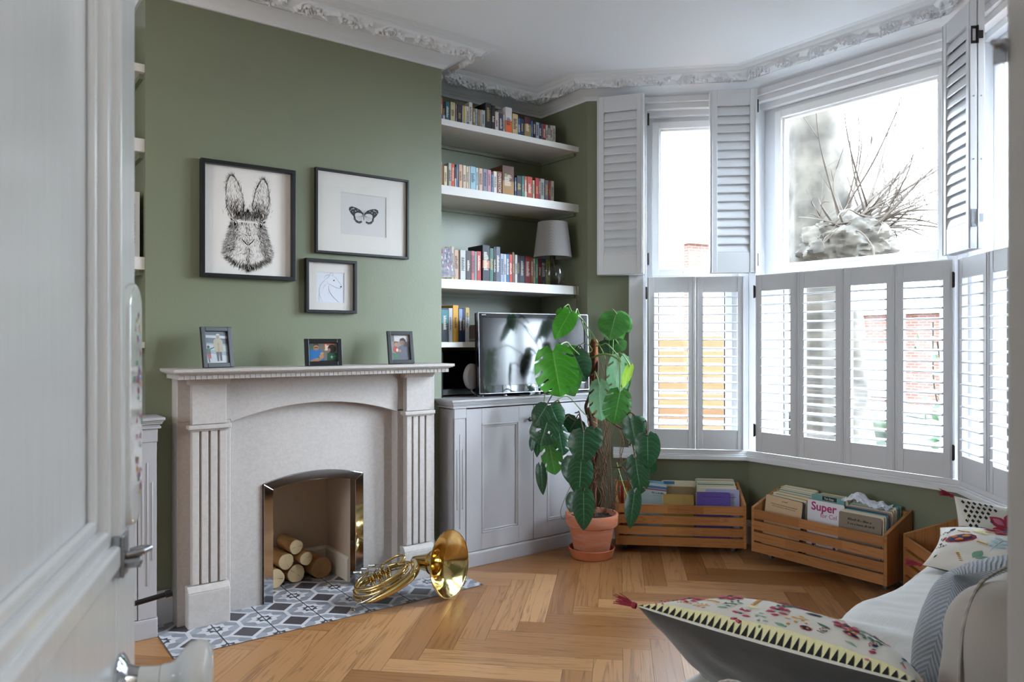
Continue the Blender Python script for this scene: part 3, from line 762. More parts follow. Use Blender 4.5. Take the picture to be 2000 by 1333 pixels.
def book(label, x0, x1, yf, z0, z1, h, group, depth=.125, band=None, band2=None, fore=False, title=None, marks=True, tcol='#e6ddcc', eye=False):
    wd = x1-x0; ht = z1-z0
    r = thing('book', label, 'book', loc=((x0+x1)/2, yf, z0), group=group); g = .0006; t = min(.0022, wd*.12)
    mb = MB(); a, c = -wd/2+g, wd/2-g
    mb.box(a, 0, 0, c, t, ht); mb.box(a, t, 0, a+t, depth, ht); mb.box(c-t, t, 0, c, depth, ht)
    mb.build('cover', cmat(h), r, bevel=.0006, seg=1)
    mb = MB(); mb.box(a+t, t, .002, c-t, depth-.004, ht-.002); mb.build('pages', PAGES, r)
    if band is not None:
        mb = MB(); mb.box(a-.0002, -.0004, ht*band[0], c+.0002, .0006, ht*band[1]); mb.build('spine_band', cmat(band[2]), r)
    if eye:
        mb = MB()
        for rr_, m_, yy in ((.0125, 0, -.0006), (.0095, 1, -.0009), (.0045, 0, -.0012)):
            mb.add([(-wd*.22+rr_*math.cos(t*PI/8), yy, ht*.70+rr_*math.sin(t*PI/8)) for t in range(16)], [tuple(range(16))], m_)
        mb.build('painted_eye', [cmat('#1a1410'), cmat('#b9b45a')], r)
    if title:
        s = min(wd*.80, .03); text_child('spine_title', title, s, cmat(tcol), r, T((0, -.0006, ht*.5)) @ basis((0, 0, 0), (0, 0, -1), (1, 0, 0), (0, -1, 0)), sx=min(1.2, ht*.86/(len(title)*s*.62)))
    elif marks and wd > .012:
        # small lettering marks down the spine
        mb = MB(); rnd = random.Random(int(x0*9999+z0*77)); zc = ht*rnd.uniform(.30, .42); e = ht*rnd.uniform(.62, .88); lw = wd*rnd.uniform(.22, .34)
        while zc < e:
            l_ = rnd.uniform(.003, .007); mb.box(-lw, -.0005, zc, lw*rnd.uniform(.2, 1), .0003, zc+l_*.55); zc += l_
        lum = sum(int(h[i:i+2], 16) for i in (1, 3, 5))/765
        mb.build('spine_lettering', BANDM[2] if lum > .5 else BANDM[rnd.choice((0, 0, 1))], r)
    return r
def ypl(px, py, Y):
    d = VA + (px-1000)/1450*VR + (664-py)/1450*VZ; k = Y/d.y; return Vector((0, 0, CAM_H)) + d*k
ORD = ['first', 'second', 'third', 'fourth', 'fifth', 'sixth', 'seventh', 'eighth', 'ninth', 'tenth', 'eleventh', 'twelfth', 'thirteenth', 'fourteenth', 'fifteenth', 'sixteenth', 'seventeenth', 'eighteenth', 'nineteenth', 'twentieth']
def shelf_books(rows, ox, oy, sc, Y, zb, shelfname, group):
    items = []; last = -9
    n = len(rows)
    for i, row in enumerate(rows):
        a, b, tp, h = row[:4]; opt = row[4] if len(row) > 4 else {}
        x0 = ypl(ox+a/sc, 300, Y).x; x1 = ypl(ox+b/sc, 300, Y).x; zt = ypl(ox+(a+b)/2/sc, oy+tp/sc, Y).z
        x0 = max(x0, last+.0003); x1 = min(x1, XW-.003)
        if x1-x0 < .004: continue
        last = x1
        ht = zt-zb; wd = x1-x0
        size = 'thick' if wd > .034 else 'slim' if wd < .014 else 'medium'
        side = ('%s from the left' % ORD[i]) if i < n/2 else ('%s from the right' % ORD[n-1-i])
        lab = opt.get('label') or '%s %s book, %s on %s' % (size, cname(h), side, shelfname)
        o2 = {k: v for k, v in opt.items() if k != 'label'}
        o2.setdefault('depth', min(.27, max(.10, ht*.66)))
        o2['depth'] = min(o2['depth'], YA-Y-.02)
        book(lab, x0, x1, Y, zb, zt, h, group, **o2)
R1 = [(105,128,112,'#b0603c',dict(band=(0,.35,'#3d5f96'))),(128,150,145,'#1b1b22',dict(band=(0,.38,'#cfc6c0'))),(155,195,148,'#2f6f80'),(205,252,152,'#cdbf98'),(255,272,175,'#8f7f86'),(275,320,178,'#2e2530'),(323,337,185,'#cbb9b4'),(338,352,190,'#c9bd3a'),(353,367,190,'#ded6cc'),(368,388,195,'#cdc3b6',dict(band=(0,.3,'#2f8ba0'))),(390,425,155,'#d6cdc6'),(430,455,212,'#8a7a50'),(456,475,218,'#9cb9c9'),(478,500,225,'#8d6a5a'),(501,515,230,'#b9a694'),(516,552,232,'#a8b4b2'),
 (555,615,160,'#17161c',dict(label='large deep black hardback standing tallest on the top shelf',depth=.25)),(617,650,185,'#221a1e',dict(band=(0,.18,'#8f2f30'))),(652,688,250,'#cfc1bb'),(692,730,265,'#453a52'),(732,750,275,'#bdb0aa'),(755,820,205,'#d8d4d6',dict(label='white book with an orange and magenta lower spine on the top shelf',band=(0,.55,'#e5672b'),depth=.2)),(825,880,270,'#cdb488'),(880,905,315,'#2a5a94'),(905,943,318,'#252b4a'),(945,1010,302,'#4e1e30',dict(band=(0,.7,'#a08554'))),(1012,1030,340,'#3b6ea5'),(1032,1060,340,'#15161c'),(1060,1092,355,'#a9b2c0'),(1092,1115,362,'#2d3f66'),(1116,1129,370,'#6d6468'),(1130,1158,372,'#a2333c'),(1160,1179,380,'#c6c0bc'),(1180,1204,380,'#5c6268',dict(band=(0,.5,'#c9c3be'))),(1205,1228,385,'#c9c2b8'),(1229,1256,388,'#d3cdc4')]
shelf_books(R1, 840, 170, 5.126, 3.785, 2.5885, 'the top shelf', 'books on the top alcove shelf')
R2 = [(100,119,745,'#d9cdb8'),(122,134,778,'#a5652f'),(140,172,790,'#d8cba8'),(185,215,762,'#b9b1ac'),(217,245,770,'#e0622a'),(247,262,800,'#2f3350',dict(band=(0,.5,'#cfc9c8'))),(263,285,775,'#53729a'),(290,325,778,'#e0b493'),(330,362,785,'#dacbb9'),(365,385,795,'#d9c6a8'),(387,402,795,'#cfc2bb'),(405,458,797,'#9dc0cf'),(460,485,810,'#b7c8cb'),(490,528,815,'#cfae9c'),(532,575,822,'#8f8aa0'),(577,612,830,'#c9909a'),(615,635,875,'#5f7fa5'),(637,670,845,'#e0d6cc'),(672,720,848,'#7c3f2c',dict(label='rust red novel with white title beside the owl-coloured book',title='OVERSTORY')),
 (725,840,792,'#5a3522',dict(label='very thick brown and gold illustrated book standing tallest on the second shelf',depth=.20,band=(.04,.52,'#a5763a'),eye=True)),(848,866,905,'#2d4a70'),(870,917,890,'#15151d'),(920,942,892,'#2c7f79'),(945,972,895,'#b05a42',dict(band=(0,.35,'#c9b8a0'))),(975,1025,900,'#b23c22'),(1028,1048,935,'#c4b69a'),(1055,1091,912,'#b3202c'),(1092,1107,920,'#7e6a62'),(1108,1145,920,'#a9aaa4'),(1150,1186,935,'#6c6670'),(1190,1210,940,'#a53a35'),(1212,1240,942,'#b9b3a6')]
shelf_books(R2, 840, 170, 5.126, 3.785, 2.2025, 'the second shelf', 'books on the second alcove shelf')
R3 = [(150,191,335,'#1e5a6a'),(192,216,332,'#c0b0a0'),(218,256,360,'#c8a58e'),(272,320,362,'#c3c3c0'),(323,368,368,'#4a3f42'),(370,402,370,'#b6606a'),(404,418,375,'#7fb0a8'),(420,458,373,'#b02a33'),(472,535,318,'#2a2c38',dict(label='big charcoal hardback with a copper label on the lamp shelf',band=(.4,.6,'#b8765a'),depth=.17)),(537,570,345,'#3b6a62'),(572,591,335,'#26262c'),(592,630,332,'#565c6e'),(632,665,395,'#9aa3b8'),(666,684,398,'#c9c9cc'),(685,712,400,'#3f6f9c'),(713,738,402,'#cc4a2a'),(739,758,382,'#7c5a50'),(762,785,405,'#cfcac6'),(786,805,412,'#2f3038'),(806,850,415,'#3b4658'),(852,905,418,'#8c2a30'),(907,925,432,'#9a5a34'),(928,945,440,'#b9a68c'),(948,972,438,'#5f9a80'),(975,998,440,'#8f2a36'),(1000,1040,440,'#3c4658'),(1042,1078,450,'#a9a24a')]
shelf_books(R3, 840, 410, 4.597, 3.875, 1.6575, 'the lamp shelf', 'books on the lamp shelf')
R4 = [(103,165,882,'#22303c',dict(band=(.55,.95,'#3f7a84'))),(168,203,884,'#b9b5b8'),(205,255,858,'#d09a2c',dict(label='tall mustard yellow book on the low shelf left of the television')),(258,291,885,'#26365c',dict(band=(.62,.98,'#7a8fae'))),(292,316,885,'#1e2a48'),(318,352,880,'#c9ccd6',dict(band=(.72,1.0,'#b89a52')))]
shelf_books(R4, 840, 410, 4.597, 3.745, 1.2865, 'the low shelf by the television', 'books on the lowest alcove shelf')
# one book leaning at the right end of that row, and the flat pile above the television
r = thing('book', 'thin brown book leaning diagonally behind the left edge of the television', 'book', M=T((2.575, 3.80, 1.2925)) @ Matrix.Rotation(.62, 4, 'Y') @ T((-.02, 0, 0)))
mb = MB(); mb.box(0, 0, 0, .002, .15, .11); mb.box(.010, 0, 0, .012, .15, .11); mb.box(0, 0, 0, .012, .002, .11); mb.build('cover', cmat('#6b5244'), r)
mb = MB(); mb.box(.002, .002, .001, .010, .148, .109); mb.build('pages', PAGES, r)
z = 1.2870
for i, (h, w_, t_, dx, nm) in enumerate((('#6a6a48', .24, .026, 0, 'olive'), ('#2f4f8f', .20, .030, .0, 'bright blue'), ('#8f3a3a', .22, .024, .30, 'dusty red'), ('#58755a', .20, .030, .33, 'green'), ('#3e6fb5', .15, .034, .05, 'royal blue'), ('#9a5048', .21, .034, .29, 'rust'))):
    if i == 2: z = 1.2870
    if i == 4: z = 1.2870 + .057
    if i == 5: z = 1.2870 + .055
    r = thing('book', '%s book lying flat in the pile behind the top of the television' % nm, 'book', loc=(2.80+dx, 3.80, z), group='flat books above the television')
    mb = MB(); mb.box(-w_/2, 0, 0, w_/2, .15, .002); mb.box(-w_/2, 0, t_-.002, w_/2, .15, t_-.0003); mb.box(-w_/2, 0, .002, w_/2, .002, t_-.002); mb.build('cover', cmat(h), r)
    mb = MB(); mb.box(-w_/2+.002, .003, .002, w_/2-.002, .148, t_-.002); mb.build('pages', PAGES, r)
    if i in (0, 1, 2, 3): z += t_
# gardening book in the left alcove
book('tall white gardening encyclopedia standing on a shelf in the left alcove', .560, .668, 3.72, 1.6765, 1.972, '#d5d6d8', None, depth=.22, marks=False)
r = [o for o in bpy.data.objects if o.get('label', '').startswith('tall white gardening')][0]
MT = basis((0, 0, 0), (0, 0, -1), (1, 0, 0), (0, -1, 0))
text_child('spine_title', 'GARDENING', .033, cmat('#2a2a2c'), r, T((-.012, -.0008, .125)) @ MT)
text_child('spine_title', 'ENCYCLOPEDIA OF', .020, cmat('#55585c'), r, T((.026, -.0008, .150)) @ MT)
text_child('publisher_mark', 'RHS', .014, cmat('#2a2a2c'), r, T((.015, -.0008, .275)) @ basis((0, 0, 0), (1, 0, 0), (0, 0, 1), (0, -1, 0)))
text_child('publisher_mark', 'DK', .013, cmat('#2a2a2c'), r, T((.012, -.0008, .018)) @ basis((0, 0, 0), (1, 0, 0), (0, 0, 1), (0, -1, 0)))
# leaning photo card on the lamp shelf
c = thing('photo_card', 'glossy photo card of a running team leaning at the left end of the lamp shelf', 'photograph', M=T((2.262, 3.735, 1.6575)) @ Matrix.Rotation(-.15, 4, 'X') @ Matrix.Rotation(-.10, 4, 'Y'))
mb = MB(); mb.box(.0, .0, .004, .118, .003, .185); mb.build('card', cmat('#b39b3e'), c)
mb = MB(); mb.box(.006, -.0005, .008, .118, .0, .182); mb.build('picture', mat('blurred_photo_print', '#55536a', .3, var=.9, vscale=45, col2='#9c8f96'), c)
mb = MB(); rnd = random.Random(5)
for i in range(26):
    x, z = rnd.uniform(.015, .10), rnd.uniform(.04, .17); mb.add([(x, -.001, z), (x+.006, -.001, z+.002), (x+.007, -.001, z+.018), (x+.001, -.001, z+.015)], [(0, 1, 2, 3)], rnd.choice((0, 1, 2)))
mb.build('figures', [cmat('#d8d4dc'), cmat('#8a3550'), cmat('#2c3a86')], c)
# ------------------------------------------------------------------ framed pictures on the breast
def picture(label, x0, x1, z0, z1, fw, depth, name='framed_print', group=None):
    r = thing(name, label, 'picture', loc=((x0+x1)/2, YB, (z0+z1)/2), group=group); W, Hh = (x1-x0)/2, (z1-z0)/2
    mb = MB(); d = depth
    # mitred frame
    for (ax, s_) in (('x', -1), ('x', 1), ('z', -1), ('z', 1)):
        if ax == 'x': P = [(s_*W, -Hh), (s_*W, Hh), (s_*(W-fw), Hh-fw), (s_*(W-fw), -Hh+fw)]
        else: P = [(-W, s_*Hh), (W, s_*Hh), (W-fw, s_*(Hh-fw)), (-W+fw, s_*(Hh-fw))]
        area = sum(P[i][0]*P[(i+1) % 4][1]-P[(i+1) % 4][0]*P[i][1] for i in range(4))
        mb.prism(P if area > 0 else P[::-1], -d, -.001, 'y')
    mb.build('frame', BLACKF, r, bevel=.0015)
    return r, W-fw, Hh-fw
def flat(mb, pts, y, m=0): mb.add([(p[0], y, p[1]) for p in pts], [tuple(range(len(pts)))], m)
def rect(mb, x0, x1, z0, z1, y, m=0): flat(mb, [(x0, z0), (x1, z0), (x1, z1), (x0, z1)], y, m)
def stroke(mb, pts, w0, y, m=0, taper=True):
    n = len(pts); L_ = []; R_ = []
    for i, p in enumerate(pts):
        a = pts[max(0, i-1)]; b = pts[min(n-1, i+1)]; dx, dz = b[0]-a[0], b[1]-a[1]; l = math.hypot(dx, dz) or 1
        w_ = w0*(1-abs(2*i/(n-1)-1)**2*.8) if taper else w0
        L_.append((p[0]-dz/l*w_/2, p[1]+dx/l*w_/2)); R_.append((p[0]+dz/l*w_/2, p[1]-dx/l*w_/2))
    V = [(p[0], y, p[1]) for p in L_] + [(p[0], y, p[1]) for p in R_]
    mb.add(V, [(i, i+n, i+n+1, i+1) for i in range(n-1)], m)
# rabbit, scribbled pen strokes
r, W, Hh = picture('black framed ink drawing of a rabbit face with tall ears', .917, 1.373, 1.597, 2.155, .019, .034)
mb = MB(); rect(mb, -W, W, -Hh, Hh, -.006); mb.build('print', PAPER, r)
mb = MB(); rnd = random.Random(11); yk = -.0066
def hair(x, z, ang, ln, w_=.0009, curl=.5):
    pts = []; a = ang; px_, pz_ = x, z; c = rnd.uniform(-curl, curl)
    for i in range(5): pts.append((px_, pz_)); px_ += math.cos(a)*ln/4; pz_ += math.sin(a)*ln/4; a += c/4*1.6
    stroke(mb, pts, w_, yk)
CX_ = -.003
for s_ in (-1, 1):
    ex = CX_+(s_*.056); ez = .115; tilt = s_*.10          # ear ellipse centre, lean
    for k in range(430):                                   # dense at the outline and at the root
        t = rnd.uniform(0, 2*PI); q = rnd.choice((1, .98, .95, rnd.uniform(.5, .95), rnd.uniform(.3, .9)))
        if q < .95 and rnd.random() < .55 and math.sin(t) > -.2: continue
        lx, lz = .040*q*math.cos(t)*(1-.25*math.sin(t)), .104*q*math.sin(t)
        x = ex+lx+tilt*(lz+.1); z = ez+lz
        ta = math.atan2(.104*math.cos(t), -.040*math.sin(t))
        hair(x, z, (ta if q > .95 else PI/2+rnd.uniform(-.5, .5)) + rnd.uniform(-.3, .3), rnd.uniform(.012, .034), rnd.uniform(.0004, .0010))
    for k in range(200):
        lz = -.1+abs(rnd.gauss(0, .045)); x = ex+rnd.gauss(0, .021)+tilt*(lz+.1)*.6; hair(x, ez+lz, PI/2+rnd.uniform(-.6, .6), rnd.uniform(.01, .03), .0010)
def head_half(z):                                          # half width of the head
    pts = [(.045, .040), (.02, .066), (-.02, .079), (-.07, .090), (-.11, .105), (-.15, .112), (-.18, .098), (-.205, .070), (-.23, .02)]
    for i in range(len(pts)-1):
        if pts[i][0] >= z >= pts[i+1][0]:
            f = (pts[i][0]-z)/(pts[i][0]-pts[i+1][0]); return pts[i][1]*(1-f)+pts[i+1][1]*f
    return 0
for k in range(6200):
    z = rnd.uniform(-.235, .05); hw = head_half(z); u = rnd.uniform(-1.08, 1.08); x = CX_+u*hw; au = abs(u)
    dens = .16 + .75*au**2.4
    if z > -.005: dens = .9 if au < .45 else .45
    if -.10 < z < -.02 and au < .35: dens = .28 if au > .12 else .5
    if -.19 < z < -.085 and au < .62: dens = .22 if au > .10 else .7
    if -.16 < z < -.02 and .60 < au < .95: dens = .95
    if z < -.185: dens = .40
    if -.14 < z < -.01 and .55 < au: dens = 1
    if rnd.random() > dens: continue
    ang = -PI/2 + u*.9 + rnd.uniform(-.45, .45)
    if z > 0: ang = PI/2 + rnd.uniform(-.6, .6)
    hair(x, z, ang, rnd.uniform(.006, .024), rnd.uniform(.00028, .0008), .9)
for k in range(260):                                       # ruff under the chin
    u = rnd.uniform(-1, 1); hair(CX_+u*.10, -.165-.045*(1-u*u)+rnd.uniform(-.012, .012), -PI/2+u*.9+rnd.uniform(-.4, .4), rnd.uniform(.012, .034), .0010)
for s_ in (-1, 1):                                         # eyes
    ex, ez = CX_+s_*.0625, -.012
    flat(mb, [(ex+.0125*math.cos(t*2*PI/14), ez+.0170*math.sin(t*2*PI/14)) for t in range(14)], yk-.00015, 1)
    for q in (1, 1.10):
        stroke(mb, [(ex+.0105*q*math.cos(t*2*PI/14), ez+.0155*q*math.sin(t*2*PI/14)) for t in range(15)], .0015, yk-.0002, taper=False)
    flat(mb, [(ex+.0075*math.cos(t*2*PI/12), ez-.001+.0125*math.sin(t*2*PI/12)) for t in range(12)], yk-.0002)
    flat(mb, [(ex+.002+.002*math.cos(t*2*PI/8), ez+.005+.003*math.sin(t*2*PI/8)) for t in range(8)], yk-.0004, 1)
    for k in range(8): hair(ex+s_*.010, ez+.012, (PI/2-s_*(.5+.12*k)), rnd.uniform(.014, .022), .0012)
    stroke(mb, [(CX_+s_*.002, -.125), (CX_+s_*.006, -.150), (CX_+s_*.020, -.160), (CX_+s_*.032, -.152)], .0018, yk-.0002)
    stroke(mb, [(CX_+s_*.034, -.078), (CX_+s_*.022, -.094), (CX_+s_*.008, -.108), (CX_, -.112)], .0045, yk-.0002)
    stroke(mb, [(CX_+s_*.018, -.060), (CX_+s_*.008, -.066), (CX_, -.064)], .003, yk-.0002)
    for k in range(8): hair(CX_+s_*.05, -.13+rnd.uniform(-.02, .02), (0 if s_ > 0 else PI)+rnd.uniform(-.3, .3), .08, .0006, .3)
stroke(mb, [(CX_, -.108), (CX_, -.128)], .003, yk-.0002)
mb.build('drawing', [INK, PAPER], r)
# butterfly print
r, W, Hh = picture('black framed butterfly print in a wide white mount', 1.481, 2.025, 1.750, 2.192, .013, .024)
mb = MB(); bx0, bx1, bz0, bz1 = -.130, .138, -.111, .110
for (a, b, c, d) in ((-W, bx0, -Hh, Hh), (bx1, W, -Hh, Hh), (bx0, bx1, -Hh, bz0), (bx0, bx1, bz1, Hh)): mb.box(a, -.009, c, b, -.0072, d)
mb.build('mount', MOUNT, r)
mb = MB(); rect(mb, bx0-.004, bx1+.004, bz0-.004, bz1+.004, -.0060); mb.build('print', mat('butterfly_paper', '#cfccca', .8), r)
mb = MB(); yk = -.0066; ccx, ccz = .005, .003
for s_ in (-1, 1):
    def bp(P): return [(ccx+s_*p[0], ccz+p[1]) for p in P]
    fore = bp([(.003, .008), (.020, .024), (.045, .034), (.070, .038), (.084, .032), (.087, .020), (.076, .002), (.060, -.014), (.052, -.010), (.050, .002), (.036, .008), (.016, .006), (.004, -.004)])
    flat(mb, fore if s_ < 0 else fore[::-1], yk)
    band = bp([(.052, -.008), (.060, -.013), (.058, -.030), (.044, -.046), (.026, -.050), (.012, -.044), (.010, -.034), (.030, -.038), (.046, -.030)])
    flat(mb, band if s_ < 0 else band[::-1], yk)
    for q in range(4): stroke(mb, bp([(.004, -.004), (.020+q*.010, -.036+q*.006)]), .0011, yk, taper=False)
    stroke(mb, bp([(.002, .012), (.006, .022), (.012, .028)]), .0010, yk, taper=False)
    for (x, z, q) in ((.060, .027, .005), (.070, .024, .004), (.076, .016, .003), (.036, .022, .003), (.064, .010, .003), (.048, .015, .004)):
        flat(mb, bp([(x+q*math.cos(t*PI/4), z+q*.7*math.sin(t*PI/4)) for t in range(8)]), yk-.0002, 1)
    for (x, z) in ((.020, -.044), (.030, -.045), (.040, -.041), (.050, -.034), (.055, -.025)):
        flat(mb, bp([(x+.0016*math.cos(t*PI/3), z+.0016*math.sin(t*PI/3)) for t in range(6)]), yk-.0002, 1)
stroke(mb, [(ccx, ccz+.014), (ccx, ccz), (ccx, ccz-.020), (ccx, ccz-.034)], .005, yk-.0001)
mb.build('butterfly', [mat('grey_ink', '#38383c', .9), mat('butterfly_spot', '#b9b7b5', .9)], r)
mb = MB()
for i in range(9): stroke(mb, [(-.072+i*.002, -.062+.001*(i % 2)), (-.071+i*.002, -.060+.001*(i % 3))], .0006, yk); stroke(mb, [(.100+i*.003, -.096), (.101+i*.003, -.094+.001*(i % 3))], .0006, yk)
mb.build('pencil_signature', mat('pencil_grey', '#8f8d8c', .9), r)
mb = MB(); mb.box(-W, -.0165, -Hh, W, -.015, Hh); mb.build('glass', PGLASS, r)
# dog line drawing
r, W, Hh = picture('small black framed line drawing of a dog looking back', 1.428, 1.709, 1.439, 1.719, .016, .030)
mb = MB(); a, b, c, d = -.077, .076, -.083, .073
for (x0_, x1_, z0_, z1_) in ((-W, a, -Hh, Hh), (b, W, -Hh, Hh), (a, b, -Hh, c), (a, b, d, Hh)): mb.box(x0_, -.009, z0_, x1_, -.0072, z1_)
mb.build('mount', MOUNT, r)
mb = MB(); rect(mb, a-.004, b+.004, c-.004, d+.004, -.006); mb.build('print', mat('white_print_paper', '#dcdde6', .8), r)
def spl(P, n=6):
    out = []
    for i in range(len(P)-1):
        p0, p1, p2, p3 = P[max(i-1, 0)], P[i], P[i+1], P[min(i+2, len(P)-1)]
        for k in range(n):
            t = k/n; out.append(tuple(.5*((2*p1[q]) + (-p0[q]+p2[q])*t + (2*p0[q]-5*p1[q]+4*p2[q]-p3[q])*t*t + (-p0[q]+3*p1[q]-3*p2[q]+p3[q])*t**3) for q in range(len(p1))))
    out.append(tuple(P[-1])); return out
mb = MB(); D = lambda P: [((x-982)/243*.255, (820-z)/243*.255) for x, z in P]      # traced proportions, in metres on the sheet
for P, w_ in (([(945, 905), (928, 875), (922, 850), (930, 815), (952, 790), (972, 768)], .0012), ([(925, 900), (920, 878), (926, 850)], .001), ([(948, 782), (955, 768), (972, 762), (975, 770), (962, 782)], .0013), ([(975, 768), (985, 750), (993, 752), (996, 766)], .0014), ([(978, 762), (1000, 768), (1018, 785), (1035, 806), (1040, 818), (1030, 828), (1005, 822), (985, 812), (968, 806), (963, 790)], .0013),
          ([(975, 812), (973, 835), (985, 860), (1005, 880), (1035, 905)], .0022), ([(970, 845), (972, 860)], .001), ([(963, 806), (950, 818), (940, 835)], .0009)):
    stroke(mb, spl(D(P)), w_, -.0066, taper=True)
for (x, z, q) in ((1000, 789, .0045), (1037, 819, .005)): 
    p = D([(x, z)])[0]; flat(mb, [(p[0]+q*math.cos(t*PI/5), p[1]+q*.7*math.sin(t*PI/5)) for t in range(10)], -.0067)
mb.build('drawing', INK, r)
mb = MB(); mb.box(-W, -.0145, -Hh, W, -.013, Hh); mb.build('glass', PGLASS, r)

# ------------------------------------------------------------------ photo frames on the mantel
def photo_frame(label, x, y, w_, h, rz, paint):
    r = thing('framed_photograph', label, 'photo frame', M=T((x, y, 1.1715)) @ RZ(rz) @ Matrix.Rotation(-.16, 4, 'X')); fw = .021
    mb = MB(); W = w_/2
    for (a, b, c, d) in ((-W, -W+fw, 0, h), (W-fw, W, 0, h), (-W+fw, W-fw, 0, fw), (-W+fw, W-fw, h-fw, h)): mb.box(a, -.008, c, b, .006, d)
    mb.build('frame', BLACKF, r, bevel=.002)
    mb = MB(); mb.box(-W+.004, .004, .004, W-.004, .008, h-.004); mb.build('backing', BLACK, r)
    mb = MB(); mb.prism([(-.02, .012), (.02, .012), (.014, h*.7), (-.014, h*.7)], 0, .004, 'y', M=T((0, .009, 0)) @ Matrix.Rotation(-.30, 4, 'X')); 
    # easel strut: hinged high on the back, foot on the shelf
    mb = MB(); t0 = Vector((0, .008, h*.72)); ft = Vector((0, .048 if h > .15 else .036, .0085))
    mb.add([(-.012, t0.y, t0.z), (.012, t0.y, t0.z), (.020, ft.y, ft.z), (-.020, ft.y, ft.z), (-.012, t0.y+.004, t0.z), (.012, t0.y+.004, t0.z), (.020, ft.y+.004, ft.z), (-.020, ft.y+.004, ft.z)],
           [(0, 1, 2, 3), (7, 6, 5, 4), (0, 4, 5, 1), (1, 5, 6, 2), (2, 6, 7, 3), (3, 7, 4, 0)]); mb.build('easel_strut', BLACK, r)
    iw, ih = W-fw, h/2-fw
    p = MB(); cols = []
    def C_(h_):
        if h_ not in cols: cols.append(h_)
        return cols.index(h_)
    def q(pts, col, lay=1): flat(p, [(a*iw, h/2+b*ih) for a, b in pts], .0035-.00025*lay, C_(col))
    def el(cx, cz, rx, rz_, col, lay=1, n=14): q([(cx+rx*math.cos(t*2*PI/n), cz+rz_*math.sin(t*2*PI/n)) for t in range(n)], col, lay)
    paint(q, el); p.build('photograph', [mat('photo_'+c.strip('#'), c, .45) for c in cols], r)
    mb = MB(); mb.box(-iw, -.0025, fw, iw, -.0015, h-fw); mb.build('glass', PGLASS, r)
    return r
def ph1(q, el):
    q([(-1, -1), (1, -1), (1, 1), (-1, 1)], '#8c9298', 0); q([(-1, .3), (1, .2), (1, 1), (-1, 1)], '#5b6068', 1); q([(-1, .62), (1, .55), (1, .72), (-1, .78)], '#b4b8bc', 2); q([(-1, -.1), (1, -.3), (1, .1), (-1, .2)], '#a9adb2', 2)
    q([(-1, -1), (1, -1), (1, -.55), (-1, -.35)], '#aeb0b2', 2); el(.15, .66, .15, .13, '#8d8176', 4); el(.17, .80, .17, .06, '#b9b2a6', 5)
    q([(-.25, .45), (0, .58), (.3, .58), (.55, .42), (.6, -.2), (.45, -.3), (-.12, -.3), (-.28, .0)], '#a2957c', 3); q([(.1, .3), (.22, .3), (.26, -.3), (.06, -.3)], '#8d8069', 4)
    q([(-.08, -.3), (.18, -.3), (.14, -.88), (-.02, -.88)], '#3d3a3a', 3); q([(.2, -.3), (.42, -.3), (.42, -.86), (.24, -.86)], '#464244', 3)
    el(-.76, .02, .12, .10, '#3a2e28', 4); q([(-.92, -.08), (-.6, -.08), (-.55, -.42), (-.95, -.42)], '#3c5e4a', 3); q([(-.6, -.15), (-.25, -.05), (-.26, .03), (-.62, -.06)], '#3c5e4a', 4); q([(-.9, -.4), (-.58, -.4), (-.55, -.72), (-.85, -.62)], '#9c3846', 4); q([(-.82, -.65), (-.72, -.65), (-.68, -.95), (-.78, -.95)], '#2d2b30', 4)
def ph2(q, el):
    q([(-1, -1), (1, -1), (1, 1), (-1, 1)], '#75706a', 0); q([(-1, .1), (-.55, .1), (-.55, 1), (-1, 1)], '#5a7060', 1); q([(.1, .2), (.8, .2), (.8, .9), (.1, .9)], '#d9cfc4', 1); q([(.05, .3), (.15, .3), (.15, 1), (.05, 1)], '#b8673a', 2); q([(.25, .75), (.8, .75), (.8, .95), (.25, .95)], '#c96c3f', 2)
    q([(-1, -1), (-1, .1), (-.75, .35), (-.45, .2), (-.2, .32), (0, .0), (.1, -1)], '#2f74b4', 2); el(-.48, .52, .2, .34, '#b07f68', 3); q([(-.66, .6), (-.62, .95), (-.34, .98), (-.28, .62), (-.4, .78), (-.58, .78)], '#4a4442', 4); q([(-.62, .48), (-.34, .48), (-.34, .56), (-.62, .56)], '#2c2626', 4); q([(-.58, .22), (-.38, .2), (-.36, .34), (-.6, .34)], '#8f8078', 4)
    el(-.12, -.45, .16, .26, '#b98a5a', 5); el(-.08, -.12, .12, .14, '#c2935f', 5); q([(-.9, -.85), (-.4, -.6), (-.1, -.75), (-.3, -1), (-.9, -1)], '#b07f68', 4)
    el(.62, .38, .3, .48, '#241d1c', 3); el(.42, .25, .10, .2, '#a87a63', 4); q([(.25, -1), (.3, -.1), (.6, .05), (1, -.1), (1, -1)], '#24503c', 2); q([(.45, -.5), (.9, -.35), (.95, -.45), (.5, -.6)], '#3f7a5c', 4); el(.58, -.52, .06, .16, '#9fb8a4', 5); q([(-.3, -1), (1, -1), (1, -.86), (-.3, -.9)], '#2a2524', 6)
